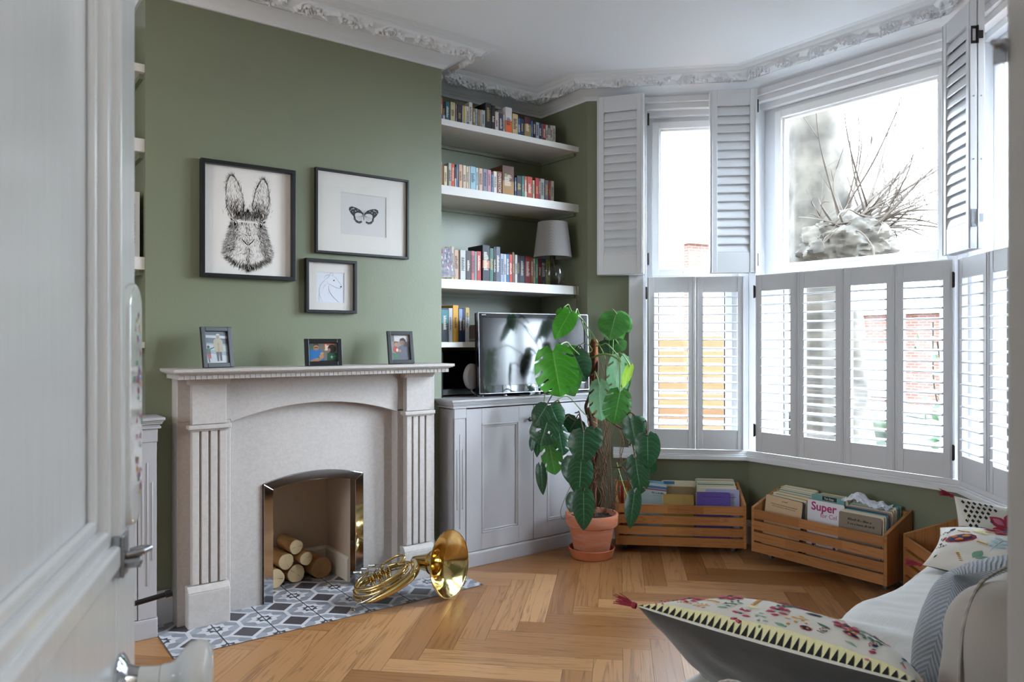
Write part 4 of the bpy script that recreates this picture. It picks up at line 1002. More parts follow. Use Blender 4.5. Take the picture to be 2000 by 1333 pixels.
def ph3(q, el):
    q([(-1, -1), (1, -1), (1, 1), (-1, 1)], '#8a8580', 0); q([(-.6, .5), (1, .5), (1, 1), (-.6, 1)], '#c2beba', 1); q([(-1, .5), (-.6, .5), (-.6, 1), (-1, 1)], '#6f6a66', 1)
    q([(-.9, -1), (-.2, .05), (.2, .2), (.7, .25), (1, .0), (1, -1)], '#585a66', 2); el(.28, .45, .32, .26, '#8a6656', 3); q([(-.05, .5), (.05, .72), (.4, .80), (.65, .6), (.62, .3), (.4, .55), (.1, .56)], '#2e2826', 4); q([(.3, .4), (.75, .45), (.85, .1), (.4, .05)], '#3c3638', 3)
    el(-.42, .28, .22, .18, '#b38365', 4); q([(-.66, .3), (-.6, .5), (-.3, .5), (-.2, .34), (-.44, .42)], '#7a3b2a', 5); el(-.5, -.15, .25, .26, '#b9423c', 4); el(-.35, -.2, .12, .14, '#e0d2c0', 5); q([(-.9, -.4), (-.4, -.5), (-.2, -.9), (-.8, -.9)], '#3b6b4a', 4); q([(-.3, -.1), (.1, -.2), (0, -.4), (-.3, -.3)], '#a87c66', 5)
photo_frame('photo frame at the left of the mantel, man in beige coat from behind', .970, 3.560, .150, .190, .22, ph1)
photo_frame('wide photo frame in the middle of the mantel, man in blue shirt', 1.458, 3.505, .186, .134, -.12, ph2)
photo_frame('small upright black photo frame at the right end of the mantel', 1.899, 3.520, .150, .176, -.04, ph3)

# ------------------------------------------------------------------ television and what stands around it
SCREEN = mat('tv_screen_gloss', '#060608', .13, spec=.9, coat=.6)
GLOSSB = mat('tv_gloss_bezel', '#0b0d12', .05, spec=1.0, coat=1)
SILV = mat('tv_silver_edge', '#b9bcc2', .2, metal=1)
tv = thing('television', 'black flat television with a glossy bezel standing on the grey cabinet behind the plant', 'television', M=T((2.455, 3.60, .9615)) @ RZ(math.radians(-6)))
Wt = .80; zt0, zt1 = .018, .500; lean = Matrix.Rotation(-.035, 4, 'X')
def tvb(mb, n_, m, **k): o = mb.build(n_, m, tv, **k); o.matrix_local = lean; return o
mb = MB(); mb.box(0, .012, zt0, Wt, .05, zt1); mb.box(.12, .05, .09, Wt-.12, .085, .42); tvb(mb, 'back_housing', BLACK, bevel=.006)
mb = MB(); b_ = .030
for (x0_, x1_, z0_, z1_) in ((0.004, b_, zt0+.004, zt1-.004), (Wt-b_, Wt-.004, zt0+.004, zt1-.004), (b_, Wt-b_, zt0+.004, zt0+.05), (b_, Wt-b_, zt1-.030, zt1-.004)): mb.box(x0_, 0, z0_, x1_, .014, z1_)
tvb(mb, 'bezel', GLOSSB, bevel=.0012)
mb = MB()
for (x0_, x1_, z0_, z1_) in ((0, .0045, zt0, zt1), (Wt-.0045, Wt, zt0, zt1), (0, Wt, zt0, zt0+.0045), (0, Wt, zt1-.0045, zt1)): mb.box(x0_, -.001, z0_, x1_, .02, z1_)
tvb(mb, 'silver_edge', SILV, bevel=.0008)
mb = MB(); mb.box(b_-.001, .004, zt0+.049, Wt-b_+.001, .010, zt1-.029); tvb(mb, 'screen', SCREEN)
TVT = mat('tv_lettering', '#c9ccd2', .4)
o = text_child('brand_lettering', 'SONY', .017, TVT, tv, lean @ T((.405, -.0008, zt0+.026)) @ basis((0, 0, 0), (1, 0, 0), (0, 0, 1), (0, -1, 0)), bold=True, sx=1.15)
o = text_child('brand_lettering', 'BRAVIA', .009, TVT, tv, lean @ T((.038, -.0008, zt1-.014)) @ basis((0, 0, 0), (1, 0, 0), (0, 0, 1), (0, -1, 0)))
mb = MB(); mb.box(.19, -.0006, zt0+.028, .208, .0, zt0+.0305); tvb(mb, 'indicator_light', mat('tv_indicator', '#7b8086', .4))
mb = MB(); mb.box(.24, -.045, .0, .56, .13, .010); mb.box(.36, .02, .010, .44, .045, .08); mb.build('stand', GLOSSB, tv, bevel=.003)
mb = MB(); mb.lathe([(.0, 0), (.010, .001), (.012, .006), (.010, .010), (0, .011)], 16, M=T((.172, -.005, .0))); mb.build('stand_foot', SILV, tv)
hp = thing('desk_speaker', 'pale grey round speaker peeking out behind the left edge of the television', 'speaker', loc=(2.468, 3.705, .9615))
mb = MB(); mb.lathe([(.0, -.022), (.050, -.020), (.062, -.006), (.062, .008), (.050, .020), (0, .022)], 28, M=T((0, 0, .118)) @ Matrix.Rotation(PI/2, 4, 'X') @ Matrix.Rotation(.2, 4, 'Y') @ Matrix.Scale(1.25, 4, (0, 1, 0))); mb.build('body', mat('speaker_grey', '#b9b6b6', .5), hp)
mb = MB(); mb.tube(spl([(-.01, 0, .06), (-.004, -.01, .03), (.02, -.03, .008), (.055, -.035, .006)]), .0045, 8); mb.lathe([(.03, 0), (.03, .004), (0, .005)], 20, M=T((.05, -.02, .0))); mb.build('stand', SILV, hp)
sb = thing('set_top_box', 'flat black box lying on the cabinet at the left of the television', 'box', loc=(2.425, 3.86, .9615)); mb = MB(); mb.box(-.14, -.09, .006, .14, .09, .045); mb.build('casing', BLACK, sb, bevel=.004); mb = MB()
for a, b in ((-.12, -.07), (.12, -.07), (-.12, .07), (.12, .07)): mb = MB(); mb.lathe([(.008, 0), (.008, .006)], 10, M=T((a, b, 0))); mb.build('foot', BLACK, sb)
bb = thing('backing_board', 'matt black board lining the back of the alcove behind the television', 'board', loc=(2.7, 4.08, .9615)); mb = MB(); mb.box(-.446, 0, 0, .60, .019, .268); mb.box(-.446, -.38, 0, -.434, 0, .268); mb.build('panel', mat('matt_black', '#0a0a0a', .9), bb)

# lamp
LX, LY = 3.165, 3.780; LZ = 1.6575
lp = thing('table_lamp', 'table lamp with a grey fabric shade and clear glass globe base on the alcove shelf', 'lamp', loc=(LX, LY, LZ))
LG = bpy.data.materials.new('lamp_globe_glass'); LG.use_nodes = True; b_ = LG.node_tree.nodes['Principled BSDF']
MATS['lamp_globe_glass'] = LG
glass_mat('thin_globe_glass', tint=(.90, .91, .91, 1), refl=1.6)
mb = MB(); mb.lathe([(.03, 0), (.060, .004), (.076, .035), (.084, .080), (.078, .120), (.058, .152), (.030, .170), (.018, .176), (.017, .186)], 40, caps=False); mb.build('glass_base', MATS['thin_globe_glass'], lp)
mb = MB(); mb.lathe([(.0, 0), (.058, .0), (.060, .004), (.0, .006)], 32); mb.build('base_disc', MATS['thin_globe_glass'], lp)
mb = MB(); mb.lathe([(.019, .176), (.019, .200), (.014, .204), (.014, .235), (0, .236)], 20); mb.build('neck_fitting', IRON, lp)
LSH = weave_mat('lamp_shade_fabric', '#918c8b', '#878281', 90, bump=.04)
mb = MB(); mb.lathe([(.127, .188), (.098, .420), (.0975, .420), (.1265, .188)], 48, caps=False); mb.build('shade', LSH, lp)
mb = MB()
for k in range(3): a = k*2*PI/3; mb.tube([(0, 0, .232), (.121*math.cos(a), .121*math.sin(a), .232)], .0015, 6)
mb.build('shade_carrier', STEEL, lp)
mb = MB(); mb.tube(spl([(0, 0, .178), (.01, -.01, .12), (.05, -.03, .05), (.075, -.045, .006), (.085, -.075, .003), (.112, -.088, .004), (.122, -.096, -.01), (.128, -.097, -.10), (.12, -.095, -.25), (.10, -.094, -.42), (.08, -.08, -.60), (.06, -.04, -.690)]), .0026, 8); mb.build('power_cord', mat('brown_cord', '#6a4636', .7), lp)

# ------------------------------------------------------------------ record crates with sheet music
def crate(label, M, W=.79):
    r = thing('music_crate', label, 'crate', M=M, group=None); z0 = .05; D_ = .27
    for x in (0, W-.018):
        mb = MB(); n = 3
        P = [(0, z0), (D_, z0), (D_, .40), (0, .312)]
        uvp = random.random()*5
        o_ = len(mb.v); mb.prism(P, x, x+.018, 'x', tone=random.random())
        mb.uv = [[(v[1]+uvp, v[0]*.9) for v in [(q if len(q) == 2 else q) for q in u]] for u in mb.uv]
        mb.build('end_panel', PINE, r, bevel=.0015)
    for k in range(4):
        mb = MB(); a = z0+.002+k*.0655
        # boards made of finger-jointed lengths
        xs = [.018, .018+W*random.uniform(.25, .45), .018+W*random.uniform(.55, .8), W-.018]
        for i in range(3): mb.box(xs[i], 0, a, xs[i+1], .016, a+.050 if k else a+.054)
        mb.build('front_slat', PINE, r)
    for k in range(5):
        mb = MB(); a = z0+.006+k*.070; mb.box(.018, D_-.016, a, W-.018, D_, a+.056); mb.build('back_slat', PINE, r, bevel=.001)
    mb = MB(); mb.box(.018, .016, z0+.002, W-.018, D_-.016, z0+.012); mb.build('base_board', PINE, r)
    for (x, y) in ((.06, .115), (W-.06, .115), (.05, .22), (W-.05, .22)):
        mb = MB(); mb.lathe([(.020, -.009), (.0215, -.006), (.0215, .006), (.020, .009)], 20, M=T((x, y, .0215)) @ Matrix.Rotation(PI/2, 4, 'Y')); w_ = mb.build('castor', mat('castor_grey', '#6c6c6e', .5), r)
        mb = MB(); mb.box(x-.013, y-.012, .030, x+.013, y+.012, .0515); mb.box(x-.013, y-.012, .018, x-.0105, y+.012, .04); mb.box(x+.0105, y-.012, .018, x+.013, y+.012, .04); mb.build('castor_bracket', STEEL, w_)
    return r
C1M = frame((3.216, 3.246), (.5590, -.5360)); C2M = frame((3.765, 2.669), (0, -1)); C3M = frame((3.868, 1.838), (-1, -1))
crate('slatted pine crate of sheet music on castors behind the terracotta pot', C1M, .775)
crate('slatted pine crate packed with sheet music under the centre window', C2M, .80)
crate('pine crate half hidden behind the sofa, nearly empty', C3M, .80)
def sheet(label, CM, x0, x1, y, zt, col, lean=-.06, rot=0, th=.003, group=None, name='music_book', cat='sheet music', pages=True, dog=None, zb=.0635):
    """a booklet standing in a crate; lean <0 tips it forward"""
    h = zt-zb
    M = CM @ T((x0, y, zb + abs(math.sin(rot))*(x1-x0)*(1 if rot > 0 else 0))) @ Matrix.Rotation(lean, 4, 'X') @ Matrix.Rotation(rot, 4, 'Y')
    r = thing(name, label, cat, M=M, group=group); w_ = x1-x0
    mb = MB(); t = .0006 if pages else th/2
    rd = .012; P = [(0, 0), (w_, 0)]
    P += [(w_-rd+rd*math.cos(a), h-rd+rd*math.sin(a)) for a in (0, .5, 1.05, PI/2)] + [(rd-rd*math.sin(a)*.6, h-rd*.4+rd*.4*math.cos(a)) for a in (0, .8, PI/2)]
    mb.prism(P, 0, t, 'y'); mb.prism(P, th-t, th, 'y'); mb.build('cover', cmat(col), r)
    if pages:
        mb = MB(); mb.box(.002, t, .001, w_-.002, th-t, h-.003); mb.build('pages', PAGES, r)
    return r
def sheet_text(r, x, z, s, size, col, bold=False):
    text_child('cover_title', s, size, cmat(col), r, T((x, -.0008, z)) @ basis((0, 0, 0), (1, 0, 0), (0, 0, 1), (0, -1, 0)), bold=bold)
def sheet_marks(r, x, z, w_, size, col, seed=1, slant=0.):
    mb = MB(); rr = random.Random(seed); q = x-w_/2
    while q < x+w_/2:
        l_ = rr.uniform(.25, .7)*size; h_ = size*rr.choice((.55, .6, .9)); mb.box(q, -.0008, z, q+l_, 0, z+h_); q += l_+size*rr.choice((.14, .14, .5))
    mb.build('cover_lettering', cmat(col), r)
rnd = random.Random(21)
CREAMS = ['#d9cfb4', '#cfc3a3', '#c9c0a8', '#e0dac8', '#b9ae92', '#d4c79c', '#c4b98f', '#dcd2bd', '#a9a38d']
# crate 1
r = sheet('pale blue booklet with red and navy stripes leaning beside the hanging leaf', C1M, .085, .285, .075, .405, '#a9bcc0', rot=.10, lean=-.10); sheet_marks(r, .150, .280, .075, .011, '#4d5a5c', 3); sheet_marks(r, .150, .268, .06, .003, '#4d5a5c', 4)
mb = MB(); mb.box(0, -.0006, .300, .200, 0, .307); mb.box(0, -.0006, .310, .200, 0, .326, 1); mb.build('stripe', [cmat('#8d2f3e'), cmat('#4a6c94')], r)
sheet('sky blue folder behind the striped booklet in the left crate', C1M, .092, .28, .100, .420, '#7fa3bd', rot=.06)
sheet('bright red thin book at the left end of the left crate', C1M, .028, .050, .06, .395, '#a3281f', lean=-.16, th=.012)
sheet('orange tan thin book by the red one in the left crate', C1M, .052, .075, .05, .385, '#b5763a', lean=-.14, th=.010)
sheet('mustard tan folder standing in the middle of the left crate', C1M, .285, .475, .055, .352, '#a98a4c', lean=-.03, th=.008)
sheet('cream folder with a blue label at the back of the left crate', C1M, .29, .50, .16, .415, '#cfc4a8', th=.016)
mb = MB(); mb.box(0.01, -.0006, .33, .08, 0, .348); mb.build('label', cmat('#2f6fa5'), [o for o in bpy.data.objects if o.get('label', '').startswith('cream folder with a blue')][0])
sheet('brown card folder behind the mustard one in the left crate', C1M, .295, .49, .125, .385, '#8b7350', th=.008)
r = sheet('purple spiral bound score in the left crate', C1M, .485, .690, .050, .372, '#5d4c9c', lean=-.02, th=.008); sheet_marks(r, .11, .28, .13, .006, '#40387a', 5)
mb = MB()
for i in range(26): mb.tube([(.002, .004+.005*math.cos(a), .012+i*.0112+.005*math.sin(a)*.6) for a in [k*PI/3 for k in range(7)]], .0009, 5)
mb.build('spiral_binding', BLACK, r)
r = sheet('lavender blue score behind the purple one in the left crate', C1M, .545, .750, .075, .385, '#a6a8cc', th=.004); sheet_text(r, .10, .300, 'Great Miniatures', .014, '#2a2a3a'); sheet_marks(r, .165, .272, .04, .004, '#3a3a4a', 6)
for i in range(11):
    c_ = ['#dcd2bd', '#e5dfcf', '#cfc3a3', '#e0dac8', '#3d7a52', '#d9cfb4', '#c9c0a8', '#e4e0d6', '#c4b98f', '#b9ae92', '#dcd2bd'][i]
    sheet('thin pale score, %s behind the lavender one in the left crate' % ORD[i] if i != 4 else 'green edged score in the stack behind the lavender one', C1M, .50+.004*((i*7) % 3), .735+.003*((i*5) % 4), .098+i*.0115, .388+.0035*i, c_, th=.007, group='stacked scores at the right of the left crate' if i != 4 else None)
# crate 2
r = sheet('cream score with a rounded corner, front left of the middle crate', C2M, .022, .262, .062, .372, '#cdb08c', lean=-.10, rot=.05); sheet_marks(r, .125, .284, .035, .010, '#a0744c', 7); sheet_marks(r, .125, .262, .17, .006, '#7d5e3c', 8); sheet_marks(r, .125, .250, .15, .005, '#7d5e3c', 9)
for i in range(15):
    c_ = ['#2a2a2c', '#d8d4c8', '#dcd2bd', '#c99a3a', '#e5dfcf', '#cfc3a3', '#a9a38d', '#e0dac8', '#7d9a7e', '#d9cfb4', '#c9c0a8', '#e4e0d6', '#c4b98f', '#dcd2bd', '#d4c79c'][i]
    sp_ = {0: 'black thin folder just behind the cream score at the left of the middle crate', 3: 'mustard edged score in the left stack of the middle crate', 8: 'sage green score in the left stack of the middle crate'}
    sheet(sp_.get(i, 'thin pale score, %s behind the rounded cream one, left end of middle crate' % ORD[i]), C2M, .040+.006*((i*5) % 4), .275+.008*((i*3) % 3), .078+i*.0110, .372+.0035*i, c_, rot=.045*(1-i/15), th=.0055, group=None if i in sp_ else 'fanned scores at the left of the middle crate')
r = sheet('white music book with large pink lettering in the middle crate', C2M, .305, .525, .075, .400, '#dcdbe2', lean=-.05, th=.004); sheet_text(r, .100, .302, 'Super', .064, '#a8266e', True); sheet_text(r, .130, .258, 'for Cel', .034, '#b8508a')
mb = MB()
for a, b in ((.045, .09), (.035, .05), (.075, .03), (.15, .10), (.16, .05)): mb.box(a, -.0008, b, a+.014, 0, b+.05)
mb.build('cover_art', cmat('#23284a'), r)
r = sheet('teal patterned book behind the pink lettered one in the middle crate', C2M, .300, .50, .115, .425, '#6fa09c', th=.005); sheet_text(r, .11, .345, 'Ten Easy', .016, '#e6e0d0')
mb = MB(); mb.box(.07, -.0006, .335, .155, -.0001, .357); mb.build('title_block', cmat('#1b1b1d'), r)
for i in range(7): sheet('thin pale score, %s behind the teal patterned book in the middle crate' % ORD[i], C2M, .30+.005*(i % 3), .515, .128+i*.014, .415+.003*(i % 3), CREAMS[i], th=.007, group='scores in the centre of the middle crate')
r = sheet('grey brown old score at the front right of the middle crate', C2M, .505, .742, .046, .372, '#857767', lean=-.06, th=.006); sheet_marks(r, .12, .272, .13, .013, '#3a322c', 11); sheet_marks(r, .125, .250, .14, .012, '#3a322c', 12)
for i in range(12):
    c_ = ['#d6cdb8', '#c4b99c', '#2f7fa0', '#274b66', '#b08a7c', '#dcd5c2', '#8fb5b2', '#ddd3a8', '#cfc8b6', '#e2e2e6', '#5d8f9c', '#3f8f80'][i]
    nm = ['cream', 'buff', 'bright blue', 'navy', 'dusty pink', 'ivory', 'pale teal chequered', 'thick yellow cream', 'stone', 'crumpled white', 'slate blue', 'sea green'][i]
    r = sheet('%s score in the right middle-crate stack, %s behind the grey one' % (nm, ORD[i]), C2M, .508+.003*(i % 3), .748+.004*(i % 3), .056+i*.0142, .380+.0035*i, c_, th=.011 if i not in (2, 3) else .005)
    if i == 6:
        mb = MB()
        for q in range(6): mb.box(.01+q*.04, -.0006, .30, .028+q*.04, 0, .325)
        mb.build('chequer_pattern', cmat('#1e3a5c'), r)
# crumpled paper on top
r = thing('crumpled_paper', 'crumpled white printed sheet lying on top of the scores in the middle crate', 'paper', M=C2M @ T((.62, .15, .422)) @ RZ(.15))
def crp(u, v):
    p = Vector((u*6, v*5, 2.2)); return ((u-.5)*.23, (v-.5)*.12, .006+.026*abs(noise.noise(p))+.048*math.exp(-((u-.3)/.16)**2)*(1-abs(v-.5)*1.2)-.02*u+.012*noise.noise(p*2.5))
mb = MB(); mb.grid(crp, 22, 14, smooth=False); mb.build('sheet', mat('white_crumpled_paper', '#d5d8e0', .8, var=.12, vscale=60), r, solid=.001)
# crate 3
sheet('dark maroon folder leaning inside the half hidden crate', C3M, .10, .30, .12, .313, '#3c2024', lean=-.05, rot=.62, th=.012)
# ------------------------------------------------------------------ monstera in a terracotta pot
def leaf_mat(name, col, vein, back=.25):
    m = mat(name, col, .32, spec=.5); N = m.node_tree.nodes; L = m.node_tree.links; b = N['Principled BSDF']; out = N['Material Output']
    uv = N.new('ShaderNodeUVMap'); sp = N.new('ShaderNodeSeparateXYZ'); L.new(uv.outputs[0], sp.inputs[0])
    def M_(op, a, b_=None, c=None):
        n = N.new('ShaderNodeMath'); n.operation = op
        for i, x in enumerate((a, b_, c)):
            if x is None: continue
            if isinstance(x, (int, float)): n.inputs[i].default_value = x
            else: L.new(x, n.inputs[i])
        return n.outputs[0]
    au = M_('ABSOLUTE', M_('SUBTRACT', sp.outputs['Y'], .5))                  # 0 at midrib .. .5 at margin
    mid = M_('LESS_THAN', au, .016)
    ph = M_('FRACT', M_('MULTIPLY', M_('SUBTRACT', sp.outputs['X'], M_('MULTIPLY', au, .42)), 8.0))
    sv = M_('LESS_THAN', M_('ABSOLUTE', M_('SUBTRACT', ph, .5)), .05)
    f = M_('MAXIMUM', M_('MULTIPLY', mid, .75), M_('MULTIPLY', sv, .30))
    n = N.new('ShaderNodeTexNoise'); n.inputs['Scale'].default_value = 4; L.new(uv.outputs[0], n.inputs['Vector'])
    m0 = N.new('ShaderNodeMix'); m0.data_type = 'RGBA'; m0.inputs[6].default_value = lin(col); m0.inputs[7].default_value = tuple(x*.55 for x in lin(col)[:3])+(1,)
    L.new(n.outputs['Fac'], m0.inputs[0])
    mx = N.new('ShaderNodeMix'); mx.data_type = 'RGBA'; mx.inputs[7].default_value = lin(vein); L.new(f, mx.inputs[0]); L.new(m0.outputs[2], mx.inputs[6]); L.new(mx.outputs[2], b.inputs['Base Color'])
    bp = N.new('ShaderNodeBump'); bp.inputs['Strength'].default_value = .5; bp.inputs['Distance'].default_value = .004; bp.invert = True; L.new(f, bp.inputs['Height']); L.new(bp.outputs[0], b.inputs['Normal'])
    tr = N.new('ShaderNodeBsdfTranslucent'); tr.inputs[0].default_value = tuple(min(1, x*1.8) for x in lin(col)[:3])+(1,)
    ms = N.new('ShaderNodeMixShader'); ms.inputs[0].default_value = back; L.new(b.outputs[0], ms.inputs[1]); L.new(tr.outputs[0], ms.inputs[2]); L.new(ms.outputs[0], out.inputs[0])
    return m
LFM = {'b': leaf_mat('bright_leaf', '#3f8a22', '#86b85a', .35), 'm': leaf_mat('mid_green_leaf', '#3c7530', '#7ba566', .3), 'd': leaf_mat('dark_leaf', '#1f4a2a', '#5f8a66', .12), 'p': leaf_mat('pale_leaf', '#6f9a74', '#a5c2a0', .3), 'y': leaf_mat('yellow_green_leaf', '#8aab38', '#bccf78', .4)}
STEMG = mat('green_petiole', '#6f8a4a', .5); STEMB = mat('brown_stem', '#4f3423', .8, bump=.4, bscale=80, var=.3, vscale=30); ROOTM = mat('aerial_root', '#6b4a34', .85)
PX, PY = 3.055, 3.285
pl = thing('potted_monstera', 'tall monstera with split leaves climbing a moss pole in a terracotta pot by the cabinet', 'plant', loc=(PX, PY, .020))
PI_ = T((-PX, -PY, -.020))
def pb(mb, n_, m, parent=None, **k):
    o = mb.build(n_, m, parent or pl, **k)
    o.matrix_local = PI_ if parent is None else Matrix.Identity(4); return o
mb = MB(); PM = T((PX, PY, 0)); mb.lathe([(.0, .020), (.100, .020), (.104, .024), (.135, .185), (.150, .190), (.155, .196), (.158, .256), (.155, .262), (.146, .262), (.142, .256), (.134, .225), (.0, .225)], 64, M=PM); pb(mb, 'pot', TERRA)
mb = MB()
def soilf(u, v):
    r_ = .138*u; a = 2*PI*v; x, y = r_*math.cos(a), r_*math.sin(a); return (PX+x, PY+y, .232+.012*noise.noise(Vector((x*40, y*40, 1))) + .012*(1-u))
mb.grid(soilf, 14, 48); pb(mb, 'soil', SOIL)
sc_ = thing('plant_saucer', 'round terracotta saucer under the monstera pot', 'saucer', loc=(PX, PY, 0))
mb = MB(); mb.lathe([(.0, .001), (.118, .001), (.124, .004), (.137, .050), (.139, .056), (.136, .059), (.131, .056), (.120, .018), (.0, .018)], 64); mb.build('dish', TERRA2, sc_)
# moss pole
COIR = mat('coir_moss_pole', '#8a5232', .95, bump=1.0, bscale=70, var=.45, vscale=40, col2='#4e2c1a')
def polef(u, v):
    z = .24+u*1.05; a = 2*PI*v; r_ = .024*(1+.12*noise.noise(Vector((math.cos(a)*2, math.sin(a)*2, z*22))));
    return (PX+.004+.016*u+r_*math.cos(a), PY+r_*math.sin(a), z)
mb = MB(); mb.grid(polef, 70, 20); mb.lathe([(.024, 1.288), (.016, 1.302), (0, 1.306)], 16, M=T((PX+.02, PY, 0))); pb(mb, 'moss_pole', COIR)
rnd = random.Random(3)
# thick stem winding up the pole, with dark lower part
mb = MB(); P = []
for i in range(26):
    z = .23+i*.042; a = i*.55; q = .034+.006*math.sin(i*1.7); P.append((PX+q*math.cos(a)-.005, PY+q*math.sin(a)-.012, z))
mb.tube(spl(P, 4), [.013-.00005*i for i in range(len(spl(P, 4)))], 10); pb(mb, 'main_stem', STEMB)
mb = MB(); P = [(PX-.03, PY-.03, .24), (PX-.015, PY-.035, .40), (PX-.035, PY-.03, .55), (PX-.01, PY-.04, .70), (PX-.06, PY-.06, .82), (PX-.10, PY-.08, .90)]; mb.tube(spl(P), .009, 8); pb(mb, 'side_stem', STEMB)
mb = MB(); P = [tuple(at(1163, 800, 4.42)), tuple(at(1190, 822, 4.40)), tuple(at(1215, 838, 4.38)), tuple(at(1238, 842, 4.33))]; mb.tube(spl(P), .006, 8); pb(mb, 'side_stem', STEMB)
mb = MB(); P = [tuple(at(1155, 700, 4.42)), tuple(at(1180, 692, 4.38)), tuple(at(1205, 700, 4.36)), tuple(at(1222, 720, 4.36))]; mb.tube(spl(P), .006, 8); pb(mb, 'side_stem', STEMG)
# hanging aerial roots
for k in range(22):
    sx = rnd.choice((rnd.uniform(1168, 1230), rnd.uniform(1140, 1178))); sy = rnd.uniform(790, 870) if k % 3 else rnd.uniform(690, 740)
    ex = 1140+rnd.uniform(0, 62) if k % 4 else rnd.uniform(1120, 1200); ey = rnd.uniform(985, 1003)
    k0 = rnd.uniform(4.34, 4.45); k1 = 4.40+rnd.uniform(-.06, .06)
    P = []
    for i in range(7):
        t = i/6; wx = math.sin(t*PI)*rnd.uniform(-22, 26); P.append(tuple(at(sx+(ex-sx)*t+wx*.6, sy+(ey-sy)*t, k0+(k1-k0)*t)))
    mb = MB(); mb.tube(spl(P, 5), rnd.uniform(.0016, .0032), 6); pb(mb, 'aerial_root', ROOTM)
mb = MB(); mb.tube(spl([tuple(at(1117, 945, 4.3)), tuple(at(1103, 975, 4.28)), tuple(at(1095, 1000, 4.27)), tuple(at(1100, 1014, 4.27)), tuple(at(1118, 1010, 4.28))]), .0016, 6); pb(mb, 'aerial_root', ROOTM)
def leaf(base, tip, wpx, kb, kt, col, twist=0., split=0, holes=0, attach=None, cup=.22, droop=.25):
    B = at(base[0], base[1], kb); Tp = at(tip[0], tip[1], kt); e = (Tp-B); Lg = e.length; e.normalize()
    view = (Vector((0, 0, CAM_H))-B).normalized(); n = (view-e*view.dot(e)).normalized(); n = Matrix.Rotation(twist, 3, e) @ n
    x = e.cross(n).normalized(); W = wpx/1450*kb/2/max(.55, abs(math.cos(twist)))
    ph = rnd.uniform(0, 6)
    def wf(s):
        if s > .36: return max(0, 1-((s-.36)/.64)**1.75)**.85
        return max(0, 1-((.36-s)/.56)**2.5)**.5
    def fn(u, v):
        t = (v-.5)*2; at_ = abs(t); smin = -.15*math.sin(PI*min(1, at_*1.25)*.8) if at_ > 0 else 0; s = smin+(1-smin)*u; w_ = wf(s)*W; s = s+.17*at_*math.sin(PI*min(1, max(0, u)))*(1 if split or holes else 0); px = t*w_; q = abs(px)/W
        nz = -cup*W*q*q + .10*W*q - droop*Lg*.5*max(0, s)**2 + .02*W*math.sin(s*17+ph+3*t)*at_
        return B + e*(s*Lg) + x*px + n*nz
    def skip(u, v):
        t = abs(v-.5)*2; s = u
        if split and .14 < s < .86 and t > .42:
            f = (s*split*1.15+.3) % 1
            if f < .20 and t > .42+.10*((int(s*split*1.15+.3)*37) % 3): return True
        if holes and .2 < s < .75 and .26 < t < .55:
            f = (s*holes+.1) % 1
            if f < .26: return True
        return False
    mb = MB(); mb.grid(fn, 60, 32, skip=skip); o = pb(mb, 'leaf', LFM[col])
    if attach:
        A = Vector(attach) if len(attach) == 3 and attach[0] < 10 else at(*attach)
        mid = (A+B)/2 + Vector((0, 0, .03+.12*(A-B).length)) + n*.01
        mb = MB(); mb.tube(spl([tuple(A), tuple(A.lerp(mid, .6)), tuple(mid), tuple(mid.lerp(B, .7)+Vector((0, 0, .006))), tuple(B-n*.002+e*.004)], 5), .0036, 7); pb(mb, 'petiole', STEMG if col in 'bmpy' else STEMB)
    return o
def cpx(x, y): return (840+x/2.469, 580+y/2.469)
